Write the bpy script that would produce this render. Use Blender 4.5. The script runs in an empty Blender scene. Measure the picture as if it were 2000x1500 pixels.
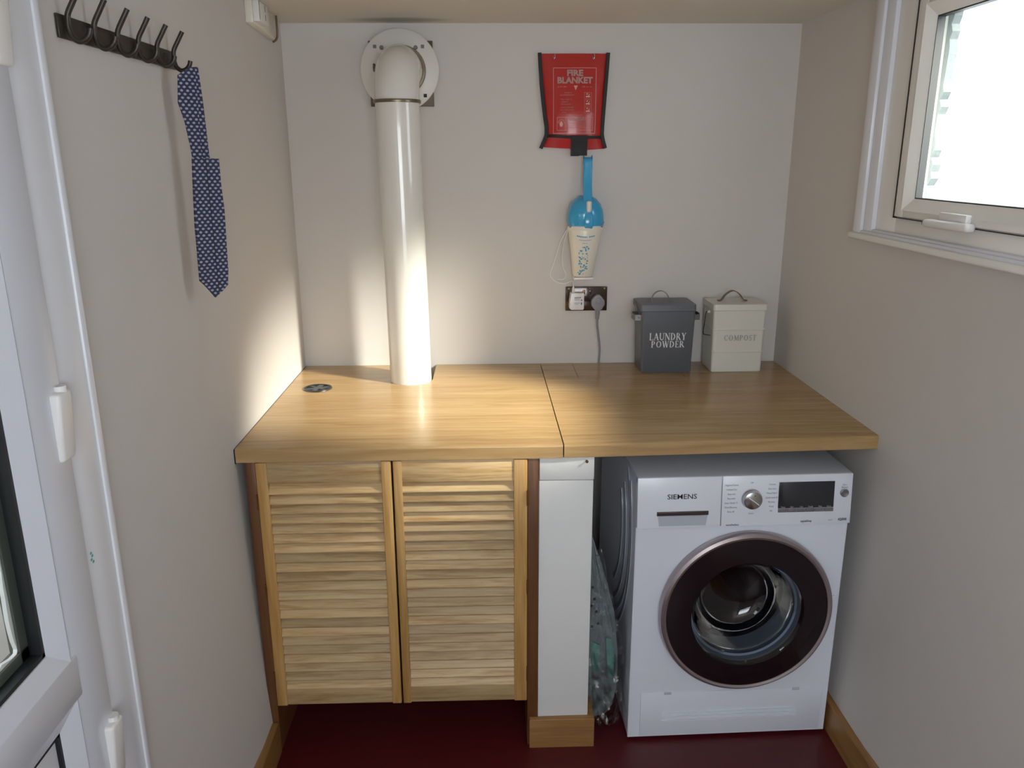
import bpy, bmesh, math, random
from mathutils import Vector, Matrix
PI = math.pi
random.seed(7)
SC = bpy.context.scene
COL = SC.collection

# ---------------------------------------------------------------- camera, light, exposure
H = .9523            # worktop height
W = 1.7454           # room width
ZC = 2.122           # ceiling height
YF = -4.1            # wall behind the camera

cam = bpy.data.objects.new('camera', bpy.data.cameras.new('camera'))
COL.objects.link(cam)
cam.data.sensor_width = 36.0
cam.data.lens = 1574.77 / 2000 * 36.0
cam.data.clip_start = .02
yaw, pitch, roll = -.0293, .2739, -.0037
fwd = Vector((-math.sin(yaw) * math.cos(pitch), math.cos(yaw) * math.cos(pitch), -math.sin(pitch)))
rt = Vector((math.cos(yaw), math.sin(yaw), 0))
up = rt.cross(fwd)
r2 = rt * math.cos(roll) + up * math.sin(roll)
u2 = up * math.cos(roll) - rt * math.sin(roll)
m = Matrix((r2, u2, -fwd)).transposed().to_4x4()
m.translation = Vector((.6776, -2.9091, 1.6914))
cam.matrix_world = m
SC.camera = cam

SC.view_settings.view_transform = 'Standard'
SC.view_settings.look = 'None'
SC.view_settings.gamma = 1
SC.view_settings.use_curve_mapping = False
SC.view_settings.exposure = 0.92

world = bpy.data.worlds.new('sky')
SC.world = world
world.use_nodes = True
wb = world.node_tree.nodes['Background']
wb.inputs[0].default_value = (.84, .92, 1.0, 1)
wb.inputs[1].default_value = 2.7


def lamp(name, kind, loc, energy, color, **kw):
    d = bpy.data.lights.new(name, kind)
    d.energy = energy
    d.color = color
    for k, v in kw.items():
        setattr(d, k, v)
    o = bpy.data.objects.new(name, d)
    o.location = loc
    COL.objects.link(o)
    return o


def aim(o, p):
    o.rotation_euler = (Vector(p) - o.location).to_track_quat('-Z', 'Y').to_euler()


# low bright glare of the sun outside the side window: its rays spread through the pane on to worktop and flue
glare = lamp('low_sun_glare', 'SPOT', (2.95, -1.70, 2.56), 700, (1, .94, .82), shadow_soft_size=.145,
             spot_size=math.radians(27), spot_blend=1.0)
aim(glare, (.58, -.36, .98))
# added fill lamp lifting the ambient light, at the unseen opening behind the camera
back_fill = lamp('room_fill', 'AREA', (.95, YF + .06, 1.60), 8.0, (.95, .96, 1.0), shape='RECTANGLE', size=1.15, size_y=.75)
aim(back_fill, (.95, 0, 2.3))


# ---------------------------------------------------------------- materials
def newmat(name):
    m = bpy.data.materials.new(name)
    m.use_nodes = True
    nt = m.node_tree
    b = nt.nodes['Principled BSDF']
    return m, nt, b


def N(nt, t, **kw):
    n = nt.nodes.new(t)
    for k, v in kw.items():
        if k.startswith('i_'):
            n.inputs[k[2:].replace('_', ' ')].default_value = v
        else:
            setattr(n, k, v)
    return n


def plain(name, col, rough=.5, metal=0, bump=0, bscale=60, spec=.5, coat=0, vary=0):
    m, nt, b = newmat(name)
    b.inputs['Base Color'].default_value = (*col, 1)
    b.inputs['Roughness'].default_value = rough
    b.inputs['Metallic'].default_value = metal
    b.inputs['Specular IOR Level'].default_value = spec
    b.inputs['Coat Weight'].default_value = coat
    tc = N(nt, 'ShaderNodeTexCoord')
    if bump:
        nz = N(nt, 'ShaderNodeTexNoise', i_Scale=bscale, i_Detail=4.0)
        nt.links.new(tc.outputs['Object'], nz.inputs['Vector'])
        bp = N(nt, 'ShaderNodeBump', i_Strength=bump, i_Distance=.002)
        nt.links.new(nz.outputs[0], bp.inputs['Height'])
        nt.links.new(bp.outputs[0], b.inputs['Normal'])
    if vary:
        nz = N(nt, 'ShaderNodeTexNoise', i_Scale=3.0, i_Detail=3.0)
        nt.links.new(tc.outputs['Object'], nz.inputs['Vector'])
        mx = N(nt, 'ShaderNodeMix', data_type='RGBA')
        mx.inputs[6].default_value = (*[c * (1 - vary) for c in col], 1)
        mx.inputs[7].default_value = (*[min(1, c * (1 + vary)) for c in col], 1)
        nt.links.new(nz.outputs[0], mx.inputs[0])
        nt.links.new(mx.outputs[2], b.inputs['Base Color'])
    return m


def wood(name, cols, axis='x', along=1.2, across=26, rough=.4, bump=.15, rnd=True, lines=1.0, coat=0.0, tint=.25):
    """streaky timber: grain runs along the given axis"""
    m, nt, b = newmat(name)
    L = nt.links.new
    tc = N(nt, 'ShaderNodeTexCoord')
    oi = N(nt, 'ShaderNodeObjectInfo')
    mul = N(nt, 'ShaderNodeVectorMath', operation='SCALE')
    cmb = N(nt, 'ShaderNodeCombineXYZ')
    for i in range(3):
        L(oi.outputs['Random'], cmb.inputs[i])
    L(cmb.outputs[0], mul.inputs[0])
    mul.inputs['Scale'].default_value = 37.0 if rnd else 0
    add = N(nt, 'ShaderNodeVectorMath', operation='ADD')
    L(tc.outputs['Object'], add.inputs[0])
    L(mul.outputs[0], add.inputs[1])
    mp = N(nt, 'ShaderNodeMapping')
    sc = {'x': (along, across, across), 'y': (across, along, across), 'z': (across, across, along)}[axis]
    mp.inputs['Scale'].default_value = sc
    L(add.outputs[0], mp.inputs['Vector'])
    n1 = N(nt, 'ShaderNodeTexNoise', i_Scale=1.0, i_Detail=5.0, i_Roughness=.6, i_Distortion=1.5)
    L(mp.outputs[0], n1.inputs['Vector'])
    n2 = N(nt, 'ShaderNodeTexNoise', i_Scale=5.5, i_Detail=3.0, i_Roughness=.55, i_Distortion=.3)
    L(mp.outputs[0], n2.inputs['Vector'])
    rp = N(nt, 'ShaderNodeValToRGB')
    el = rp.color_ramp.elements
    el[0].position, el[1].position = .30, .72
    el[0].color = (*cols[0], 1)
    el[1].color = (*cols[-1], 1)
    if len(cols) > 2:
        e = el.new(.52)
        e.color = (*cols[1], 1)
    mm = N(nt, 'ShaderNodeMath', operation='MULTIPLY_ADD')
    L(n2.outputs[0], mm.inputs[0])
    mm.inputs[1].default_value = .45 * lines
    ms = N(nt, 'ShaderNodeMath', operation='SUBTRACT')
    L(n1.outputs[0], ms.inputs[0])
    ms.inputs[1].default_value = .225 * lines
    L(ms.outputs[0], mm.inputs[2])
    L(mm.outputs[0], rp.inputs[0])
    # each piece a little lighter or darker than the next
    hs = N(nt, 'ShaderNodeHueSaturation')
    vr = N(nt, 'ShaderNodeMapRange')
    vr.inputs['To Min'].default_value = 1 - tint
    vr.inputs['To Max'].default_value = 1 + tint * .5
    L(oi.outputs['Random'], vr.inputs['Value'])
    L(vr.outputs[0], hs.inputs['Value'])
    L(rp.outputs[0], hs.inputs['Color'])
    L((hs if rnd else rp).outputs[0], b.inputs['Base Color'])
    b.inputs['Roughness'].default_value = rough
    b.inputs['Coat Weight'].default_value = coat
    bp = N(nt, 'ShaderNodeBump', i_Strength=bump, i_Distance=.001)
    L(mm.outputs[0], bp.inputs['Height'])
    L(bp.outputs[0], b.inputs['Normal'])
    return m


def clear(name, tint, gloss=.12, rough=.03, bump=0, bscale=12):
    m = bpy.data.materials.new(name)
    m.use_nodes = True
    nt = m.node_tree
    nt.nodes.remove(nt.nodes['Principled BSDF'])
    out = nt.nodes['Material Output']
    t = N(nt, 'ShaderNodeBsdfTransparent')
    t.inputs[0].default_value = (*tint, 1)
    g = N(nt, 'ShaderNodeBsdfGlossy')
    g.inputs['Roughness'].default_value = rough
    lw = N(nt, 'ShaderNodeLayerWeight', i_Blend=.25)
    mr = N(nt, 'ShaderNodeMapRange')
    mr.inputs['To Min'].default_value = gloss * .4
    mr.inputs['To Max'].default_value = min(1, gloss * 3.5)
    nt.links.new(lw.outputs['Fresnel'], mr.inputs['Value'])
    mx = N(nt, 'ShaderNodeMixShader')
    nt.links.new(mr.outputs[0], mx.inputs[0])
    nt.links.new(t.outputs[0], mx.inputs[1])
    nt.links.new(g.outputs[0], mx.inputs[2])
    nt.links.new(mx.outputs[0], out.inputs[0])
    if bump:
        tc = N(nt, 'ShaderNodeTexCoord')
        nz = N(nt, 'ShaderNodeTexNoise', i_Scale=float(bscale), i_Detail=5.0, i_Distortion=1.5)
        nt.links.new(tc.outputs['Object'], nz.inputs['Vector'])
        bp = N(nt, 'ShaderNodeBump', i_Strength=bump, i_Distance=.01)
        nt.links.new(nz.outputs[0], bp.inputs['Height'])
        nt.links.new(bp.outputs[0], g.inputs['Normal'])
    return m


M = {}
M['wall'] = plain('plaster_wall', (.66, .627, .598), .75, bump=.25, bscale=22, spec=.25, vary=.02)
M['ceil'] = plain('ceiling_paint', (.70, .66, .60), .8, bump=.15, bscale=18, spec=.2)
nt = M['ceil'].node_tree      # darker oval in the ceiling colour above the flue
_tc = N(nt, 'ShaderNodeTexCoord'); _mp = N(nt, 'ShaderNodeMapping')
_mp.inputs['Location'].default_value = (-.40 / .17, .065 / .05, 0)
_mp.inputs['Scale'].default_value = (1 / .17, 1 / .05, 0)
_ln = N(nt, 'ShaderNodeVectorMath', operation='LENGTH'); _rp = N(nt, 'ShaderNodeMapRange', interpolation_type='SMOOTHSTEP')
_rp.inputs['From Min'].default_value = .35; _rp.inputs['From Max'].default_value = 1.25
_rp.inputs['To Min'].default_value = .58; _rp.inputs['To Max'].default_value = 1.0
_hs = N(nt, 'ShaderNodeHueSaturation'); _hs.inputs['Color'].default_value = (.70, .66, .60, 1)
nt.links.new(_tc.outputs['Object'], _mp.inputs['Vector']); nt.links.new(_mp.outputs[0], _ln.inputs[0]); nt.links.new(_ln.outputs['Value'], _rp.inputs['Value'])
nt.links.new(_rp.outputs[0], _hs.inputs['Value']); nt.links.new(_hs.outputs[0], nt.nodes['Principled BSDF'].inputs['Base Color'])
M['pier'] = plain('white_paint', (.76, .76, .755), .6, bump=.2, bscale=25)
M['floor'] = plain('dark_red_floor', (.088, .007, .009), .42, bump=.15, bscale=8, vary=.15)
M['upvc'] = plain('white_upvc', (.70, .725, .80), .22, spec=.5)
M['upvc2'] = plain('white_upvc_trim', (.80, .82, .88), .25)
M['wpaint'] = plain('window_white_plastic', (.88, .87, .84), .25)
M['gasket'] = plain('black_gasket', (.012, .014, .016), .45)
M['greyseal'] = plain('grey_green_spacer', (.075, .085, .075), .35)
M['glass'] = clear('clear_glass', (.97, .99, .98), .04, .01)
M['oak'] = wood('oak_worktop', [(.345, .208, .085), (.43, .275, .125), (.50, .340, .168)], 'x', 1.7, 23, .21, .03, rnd=False, lines=.6, coat=.0)
M['pine_x'] = wood('pine_across', [(.40, .235, .090), (.565, .39, .195), (.63, .465, .262)], 'x', 2.4, 36, .42, .12, lines=1.0, tint=.30)
M['pine_z'] = wood('pine_upright', [(.40, .215, .06), (.53, .31, .105), (.60, .38, .155)], 'z', 1.3, 30, .38, .1, tint=.16)
M['dark_z'] = wood('dark_stained_post', [(.105, .038, .012), (.14, .054, .017), (.175, .072, .024)], 'z', 1.5, 30, .4, .15, tint=.08)
M['skirt_y'] = wood('oiled_skirting_y', [(.245, .115, .035), (.32, .16, .05), (.38, .205, .07)], 'y', 1.5, 26, .35, .15, tint=.1)
M['skirt_x'] = wood('oiled_skirting_x', [(.245, .115, .035), (.32, .16, .05), (.38, .205, .07)], 'x', 1.5, 26, .35, .15, tint=.1)
M['enamel'] = plain('cream_enamel', (.80, .78, .73), .16, coat=.5)
M['disc'] = plain('white_metal_disc', (.74, .71, .66), .35)
M['brownplate'] = plain('brown_metal_plate', (.12, .095, .065), .45, metal=.3, bump=.3, bscale=60)
M['seal'] = plain('bronze_seal', (.20, .165, .11), .3, metal=.6)
M['steel'] = plain('steel', (.55, .55, .55), .25, metal=1)
M['hole'] = plain('dark_hole', (.02, .02, .02), .7)
M['screw'] = plain('grey_screw', (.16, .15, .15), .4, metal=.5)
M['red'] = plain('red_vinyl', (.47, .022, .018), .28, bump=.3, bscale=14, coat=.25)
M['black'] = plain('black_webbing', (.012, .012, .014), .65, bump=.3, bscale=200)
M['print'] = plain('pale_print', (.74, .50, .47), .5)
M['blue'] = plain('sky_blue_plastic', (.045, .37, .66), .17, coat=.4)
M['bluedark'] = plain('deep_blue_plastic', (.01, .09, .2), .3)
M['cream'] = plain('cream_plastic', (.78, .74, .64), .28)
M['blueprint'] = plain('blue_print', (.06, .30, .48), .5)
M['whitep'] = plain('white_plastic', (.82, .81, .80), .3)
M['brown'] = plain('brown_glossy_plate', (.045, .02, .01), .12, metal=.25, coat=.5)
M['brass'] = plain('brass_switch', (.25, .13, .04), .3, metal=.8)
M['greyp'] = plain('grey_rubber', (.27, .265, .285), .45)
M['ink'] = plain('dark_ink', (.03, .03, .04), .5)
M['tin'] = plain('slate_grey_enamel', (.115, .125, .145), .38, bump=.05, bscale=30)
M['tinmetal'] = plain('dull_metal_strap', (.20, .205, .20), .35, metal=.6)
M['tinprint'] = plain('off_white_lettering', (.78, .80, .80), .5)
M['ctin'] = plain('cream_enamel_tin', (.70, .69, .62), .3, coat=.2)
M['bronze'] = plain('bronze_handle', (.19, .135, .075), .35, metal=.6)
M['wire'] = plain('dark_wire', (.03, .03, .035), .35, metal=.7)
M['cprint'] = plain('grey_lettering', (.36, .36, .34), .6)
M['iron'] = plain('dark_iron', (.052, .044, .036), .38, metal=.45, bump=.2, bscale=80)
M['mach'] = plain('machine_white', (.74, .77, .86), .3, coat=.2)
M['fascia'] = plain('machine_fascia', (.76, .79, .87), .28, coat=.2)
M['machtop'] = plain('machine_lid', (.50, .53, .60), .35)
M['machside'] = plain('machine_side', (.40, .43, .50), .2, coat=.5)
M['ring'] = plain('pinkish_silver_ring', (.42, .36, .37), .28, metal=.8)
M['darkglass'] = plain('smoked_glass', (.014, .008, .010), .07, spec=.3)
M['rubber'] = plain('grey_door_seal', (.185, .205, .23), .22, coat=.3)
M['drum'] = plain('drum_steel', (.045, .047, .05), .18, metal=1)
M['drumdark'] = plain('drum_dark', (.02, .022, .024), .3, metal=.6)
M['bowl'] = clear('door_bowl_glass', (.55, .60, .66), .16, .02)
M['screen'] = plain('display_screen', (.022, .025, .032), .1, coat=.5)
M['keys'] = plain('display_keys', (.22, .21, .22), .35, metal=.4)
M['slotb'] = plain('brown_slot', (.075, .05, .05), .3, metal=.4)
M['vent'] = plain('grommet_metal', (.085, .09, .095), .3, metal=.8)
M['ventx'] = plain('grommet_cross', (.20, .21, .215), .35, metal=.7)
M['wrap'] = clear('plastic_wrap', (.93, .95, .95), .30, .1, bump=1.0, bscale=26)
M['board'] = plain('pale_board', (.20, .235, .25), .4)
M['teal'] = plain('pale_teal', (.13, .33, .28), .4)
M['render'] = plain('outside_render', (.27, .185, .10), .9, bump=1.0, bscale=40, vary=.35)
M['mortar'] = plain('white_mortar', (.78, .79, .80), .9, bump=1.0, bscale=50)
M['stone'] = plain('grey_reveal', (.16, .19, .20), .9, bump=1.0, bscale=50)
M['leaf'] = plain('hedge_leaf', (.14, .22, .08), .6)
M['greenpaint'] = plain('green_paint_mark', (.10, .42, .33), .6)


def fabric():
    m, nt, b = newmat('navy_dotted_fabric')
    L = nt.links.new
    tc = N(nt, 'ShaderNodeTexCoord')
    sp = N(nt, 'ShaderNodeSeparateXYZ')
    L(tc.outputs['Object'], sp.inputs[0])
    P = .0125

    def mth(op, a, b2=None):
        n = N(nt, 'ShaderNodeMath', operation=op)
        for i, v in enumerate((a, b2)):
            if v is None:
                continue
            if isinstance(v, (int, float)):
                n.inputs[i].default_value = v
            else:
                L(v, n.inputs[i])
        return n.outputs[0]
    # two interleaved lattices of small oval dots
    best = None
    for ox, oz in ((0, 0), (.5, .5)):
        fx = mth('SUBTRACT', mth('FRACT', mth('ADD', mth('DIVIDE', sp.outputs[0], P), 40 + ox)), .5)
        fz = mth('SUBTRACT', mth('FRACT', mth('ADD', mth('DIVIDE', sp.outputs[2], P * 1.15), 40 + oz)), .5)
        d = mth('ADD', mth('POWER', mth('MULTIPLY', fx, 1.0), 2.0), mth('POWER', mth('MULTIPLY', fz, 1.55), 2.0))
        best = d if best is None else mth('MINIMUM', best, d)
    nz = N(nt, 'ShaderNodeTexNoise', i_Scale=260.0)
    L(tc.outputs['Object'], nz.inputs['Vector'])
    dd = mth('ADD', best, mth('MULTIPLY', mth('SUBTRACT', nz.outputs[0], .5), .06))
    rp = N(nt, 'ShaderNodeValToRGB')
    rp.color_ramp.elements[0].position = .045
    rp.color_ramp.elements[0].color = (.38, .38, .44, 1)
    rp.color_ramp.elements[1].position = .085
    rp.color_ramp.elements[1].color = (.030, .036, .085, 1)
    L(dd, rp.inputs[0])
    L(rp.outputs[0], b.inputs['Base Color'])
    b.inputs['Roughness'].default_value = .85
    return m


M['fabric'] = fabric()

# ---------------------------------------------------------------- helpers
WM = {}   # world matrices of things


def bx(bm, lo, hi, bev=0, seg=2, fn=None):
    lo = Vector(lo); hi = Vector(hi)
    r = bmesh.ops.create_cube(bm, size=1)
    vs = r['verts']
    c = (lo + hi) / 2; s = hi - lo
    for v in vs:
        v.co = Vector((v.co.x * s.x, v.co.y * s.y, v.co.z * s.z)) + c
        if fn:
            v.co = Vector(fn(v.co))
    if bev:
        es = list({e for v in vs for e in v.link_edges})
        bmesh.ops.bevel(bm, geom=es, offset=bev, segments=seg, profile=.5, affect='EDGES')
    return vs


def cyl(bm, p0, p1, r0, r1=None, n=24, caps=True):
    r1 = r0 if r1 is None else r1
    p0 = Vector(p0); p1 = Vector(p1)
    d = p1 - p0
    q = d.to_track_quat('Z', 'Y').to_matrix()
    a = [bm.verts.new(p0 + q @ Vector((math.cos(2 * PI * i / n) * r0, math.sin(2 * PI * i / n) * r0, 0))) for i in range(n)]
    b = [bm.verts.new(p1 + q @ Vector((math.cos(2 * PI * i / n) * r1, math.sin(2 * PI * i / n) * r1, 0))) for i in range(n)]
    for i in range(n):
        bm.faces.new((a[i], a[(i + 1) % n], b[(i + 1) % n], b[i]))
    if caps:
        bm.faces.new(list(reversed(a))); bm.faces.new(b)


def lathe(bm, prof, origin, axis, n=48, close=False):
    """prof = [(radius, height along axis)]"""
    q = Vector(axis).to_track_quat('Z', 'Y').to_matrix()
    o = Vector(origin)
    rings = []
    for r, h in prof:
        if r < 1e-6:
            rings.append([bm.verts.new(o + q @ Vector((0, 0, h)))])
        else:
            rings.append([bm.verts.new(o + q @ Vector((math.cos(2 * PI * i / n) * r, math.sin(2 * PI * i / n) * r, h))) for i in range(n)])
    prs = list(zip(rings, rings[1:]))
    if close:
        prs.append((rings[-1], rings[0]))
    for A, B in prs:
        for i in range(n):
            j = (i + 1) % n
            if len(A) == 1 and len(B) == 1:
                continue
            if len(A) == 1:
                bm.faces.new((A[0], B[j], B[i]))
            elif len(B) == 1:
                bm.faces.new((A[i], A[j], B[0]))
            else:
                bm.faces.new((A[i], A[j], B[j], B[i]))


def catmull(pts, k=8):
    P = [Vector(p) for p in pts]
    P = [P[0] * 2 - P[1]] + P + [P[-1] * 2 - P[-2]]
    out = []
    for i in range(1, len(P) - 2):
        for j in range(k):
            t = j / k
            a, b, c, d = P[i - 1:i + 3]
            out.append(.5 * ((2 * b) + (c - a) * t + (2 * a - 5 * b + 4 * c - d) * t * t + (3 * b - a - 3 * c + d) * t ** 3))
    out.append(P[-2])
    return out


def tube(bm, pts, r, n=10, smooth=0, caps=True, flat=None):
    """swept round (or flat=(w,t) rectangular) section"""
    P = catmull(pts, smooth) if smooth else [Vector(p) for p in pts]
    T = []
    for i in range(len(P)):
        a = P[max(0, i - 1)]; b = P[min(len(P) - 1, i + 1)]
        T.append((b - a).normalized())
    nrm = T[0].orthogonal().normalized()
    if flat:
        nrm = Vector(flat[2]).normalized()
    rings = []
    for i, p in enumerate(P):
        nrm = (nrm - T[i] * nrm.dot(T[i])).normalized()
        bn = T[i].cross(nrm)
        if flat:
            w, t = flat[0] / 2, flat[1] / 2
            rings.append([bm.verts.new(p + nrm * a * w + bn * b * t) for a, b in ((-1, -1), (1, -1), (1, 1), (-1, 1))])
        else:
            rr = r[i] if isinstance(r, (list, tuple)) else r
            rings.append([bm.verts.new(p + (nrm * math.cos(2 * PI * k / n) + bn * math.sin(2 * PI * k / n)) * rr) for k in range(n)])
    n = len(rings[0])
    for A, B in zip(rings, rings[1:]):
        for i in range(n):
            bm.faces.new((A[i], A[(i + 1) % n], B[(i + 1) % n], B[i]))
    if caps:
        bm.faces.new(list(reversed(rings[0]))); bm.faces.new(rings[-1])


def poly(bm, pts, depth, mtx=None, bev=0):
    """closed outline [(x,z)] in the local XZ plane, extruded from y=0 to y=depth"""
    a = [bm.verts.new((x, 0, z)) for x, z in pts]
    b = [bm.verts.new((x, depth, z)) for x, z in pts]
    n = len(pts)
    fs = [bm.faces.new(a), bm.faces.new(list(reversed(b)))]
    for i in range(n):
        fs.append(bm.faces.new((a[i], b[i], b[(i + 1) % n], a[(i + 1) % n])))
    if bev:
        es = list({e for f in fs[:2] for e in f.edges})
        bmesh.ops.bevel(bm, geom=es, offset=bev, segments=2, profile=.5, affect='EDGES')
    if mtx is not None:
        bmesh.ops.transform(bm, matrix=mtx, verts=list(bm.verts))


def slab(bm, pts, z0, z1, bev=0):
    """outline [(x,y)] extruded in z"""
    a = [bm.verts.new((x, y, z0)) for x, y in pts]
    b = [bm.verts.new((x, y, z1)) for x, y in pts]
    n = len(pts)
    fs = [bm.faces.new(list(reversed(a))), bm.faces.new(b)]
    for i in range(n):
        fs.append(bm.faces.new((a[i], a[(i + 1) % n], b[(i + 1) % n], b[i])))
    if bev:
        bmesh.ops.bevel(bm, geom=list(fs[1].edges), offset=bev, segments=3, profile=.5, affect='EDGES')


def mesh_of(name, bm, mat, ang=35):
    bmesh.ops.recalc_face_normals(bm, faces=list(bm.faces))
    me = bpy.data.meshes.new(name)
    bm.to_mesh(me); bm.free()
    me.materials.append(mat)
    for p in me.polygons:
        p.use_smooth = True
    me.set_sharp_from_angle(angle=math.radians(ang))
    return me


def obj(name, bm, mat, parent=None, world_space=True, kind=None, label=None, ang=35):
    """one mesh object. Shapes are given in room coordinates unless world_space is False"""
    if parent is not None and world_space:
        bmesh.ops.transform(bm, matrix=WM[parent.name].inverted(), verts=list(bm.verts))
    me = mesh_of(name, bm, mat, ang)
    o = bpy.data.objects.new(name, me)
    COL.objects.link(o)
    if parent is not None:
        o.parent = parent
        WM[o.name] = WM[parent.name]
    else:
        WM[o.name] = Matrix.Identity(4)
    if kind:
        o['kind'] = kind
    if label:
        o['label'] = label
    return o


def thing(name, label, cat, loc=(0, 0, 0), rz=0, group=None):
    o = bpy.data.objects.new(name, None)
    o.empty_display_size = .05
    COL.objects.link(o)
    o.location = loc
    o.rotation_euler = (0, 0, rz)
    o['label'] = label
    o['category'] = cat
    if group:
        o['group'] = group
    WM[o.name] = Matrix.Translation(loc) @ Matrix.Rotation(rz, 4, 'Z')
    return o


def tag(o, label, cat, group=None):
    o['label'] = label; o['category'] = cat
    if group:
        o['group'] = group
    return o


def struct(name, bm, mat, parent=None, ang=35):
    return obj(name, bm, mat, parent, kind='structure', ang=ang)


def emp_struct(name):
    o = bpy.data.objects.new(name, None)
    o.empty_display_size = .05
    COL.objects.link(o)
    o['kind'] = 'structure'
    WM[o.name] = Matrix.Identity(4)
    return o


def text_bm(s, size, bold=0.0, ext=.0004, sx=1.0, space=1.0):
    c = bpy.data.curves.new('lettering', 'FONT')
    c.body = s; c.size = size; c.extrude = ext; c.offset = bold
    c.resolution_u = 2
    c.align_x = 'CENTER'; c.align_y = 'CENTER'
    c.space_character = space
    o = bpy.data.objects.new('lettering', c)
    COL.objects.link(o)
    bpy.context.view_layer.update()
    me = bpy.data.meshes.new_from_object(o)
    bm = bmesh.new(); bm.from_mesh(me)
    bpy.data.objects.remove(o); bpy.data.curves.remove(c); bpy.data.meshes.remove(me)
    for v in bm.verts:
        v.co.x *= sx
    return bm


def textz(items, loc, mtx=None):
    """several strings joined: items = [(string, size, x, z, bold, sx)] standing upright, facing -y"""
    out = bmesh.new()
    R = Matrix.Rotation(PI / 2, 4, 'X')
    for it in items:
        s, size, x, z = it[:4]
        bold = it[4] if len(it) > 4 else 0
        sx = it[5] if len(it) > 5 else 1
        b = text_bm(s, size, bold, .0003, sx)
        bmesh.ops.transform(b, matrix=Matrix.Translation((x, 0, z)) @ R, verts=list(b.verts))
        me = bpy.data.meshes.new('tmp'); b.to_mesh(me); b.free()
        out.from_mesh(me); bpy.data.meshes.remove(me)
    bmesh.ops.transform(out, matrix=(mtx or Matrix.Identity(4)) @ Matrix.Identity(4), verts=list(out.verts))
    bmesh.ops.translate(out, vec=Vector(loc), verts=list(out.verts))
    return out


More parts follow.
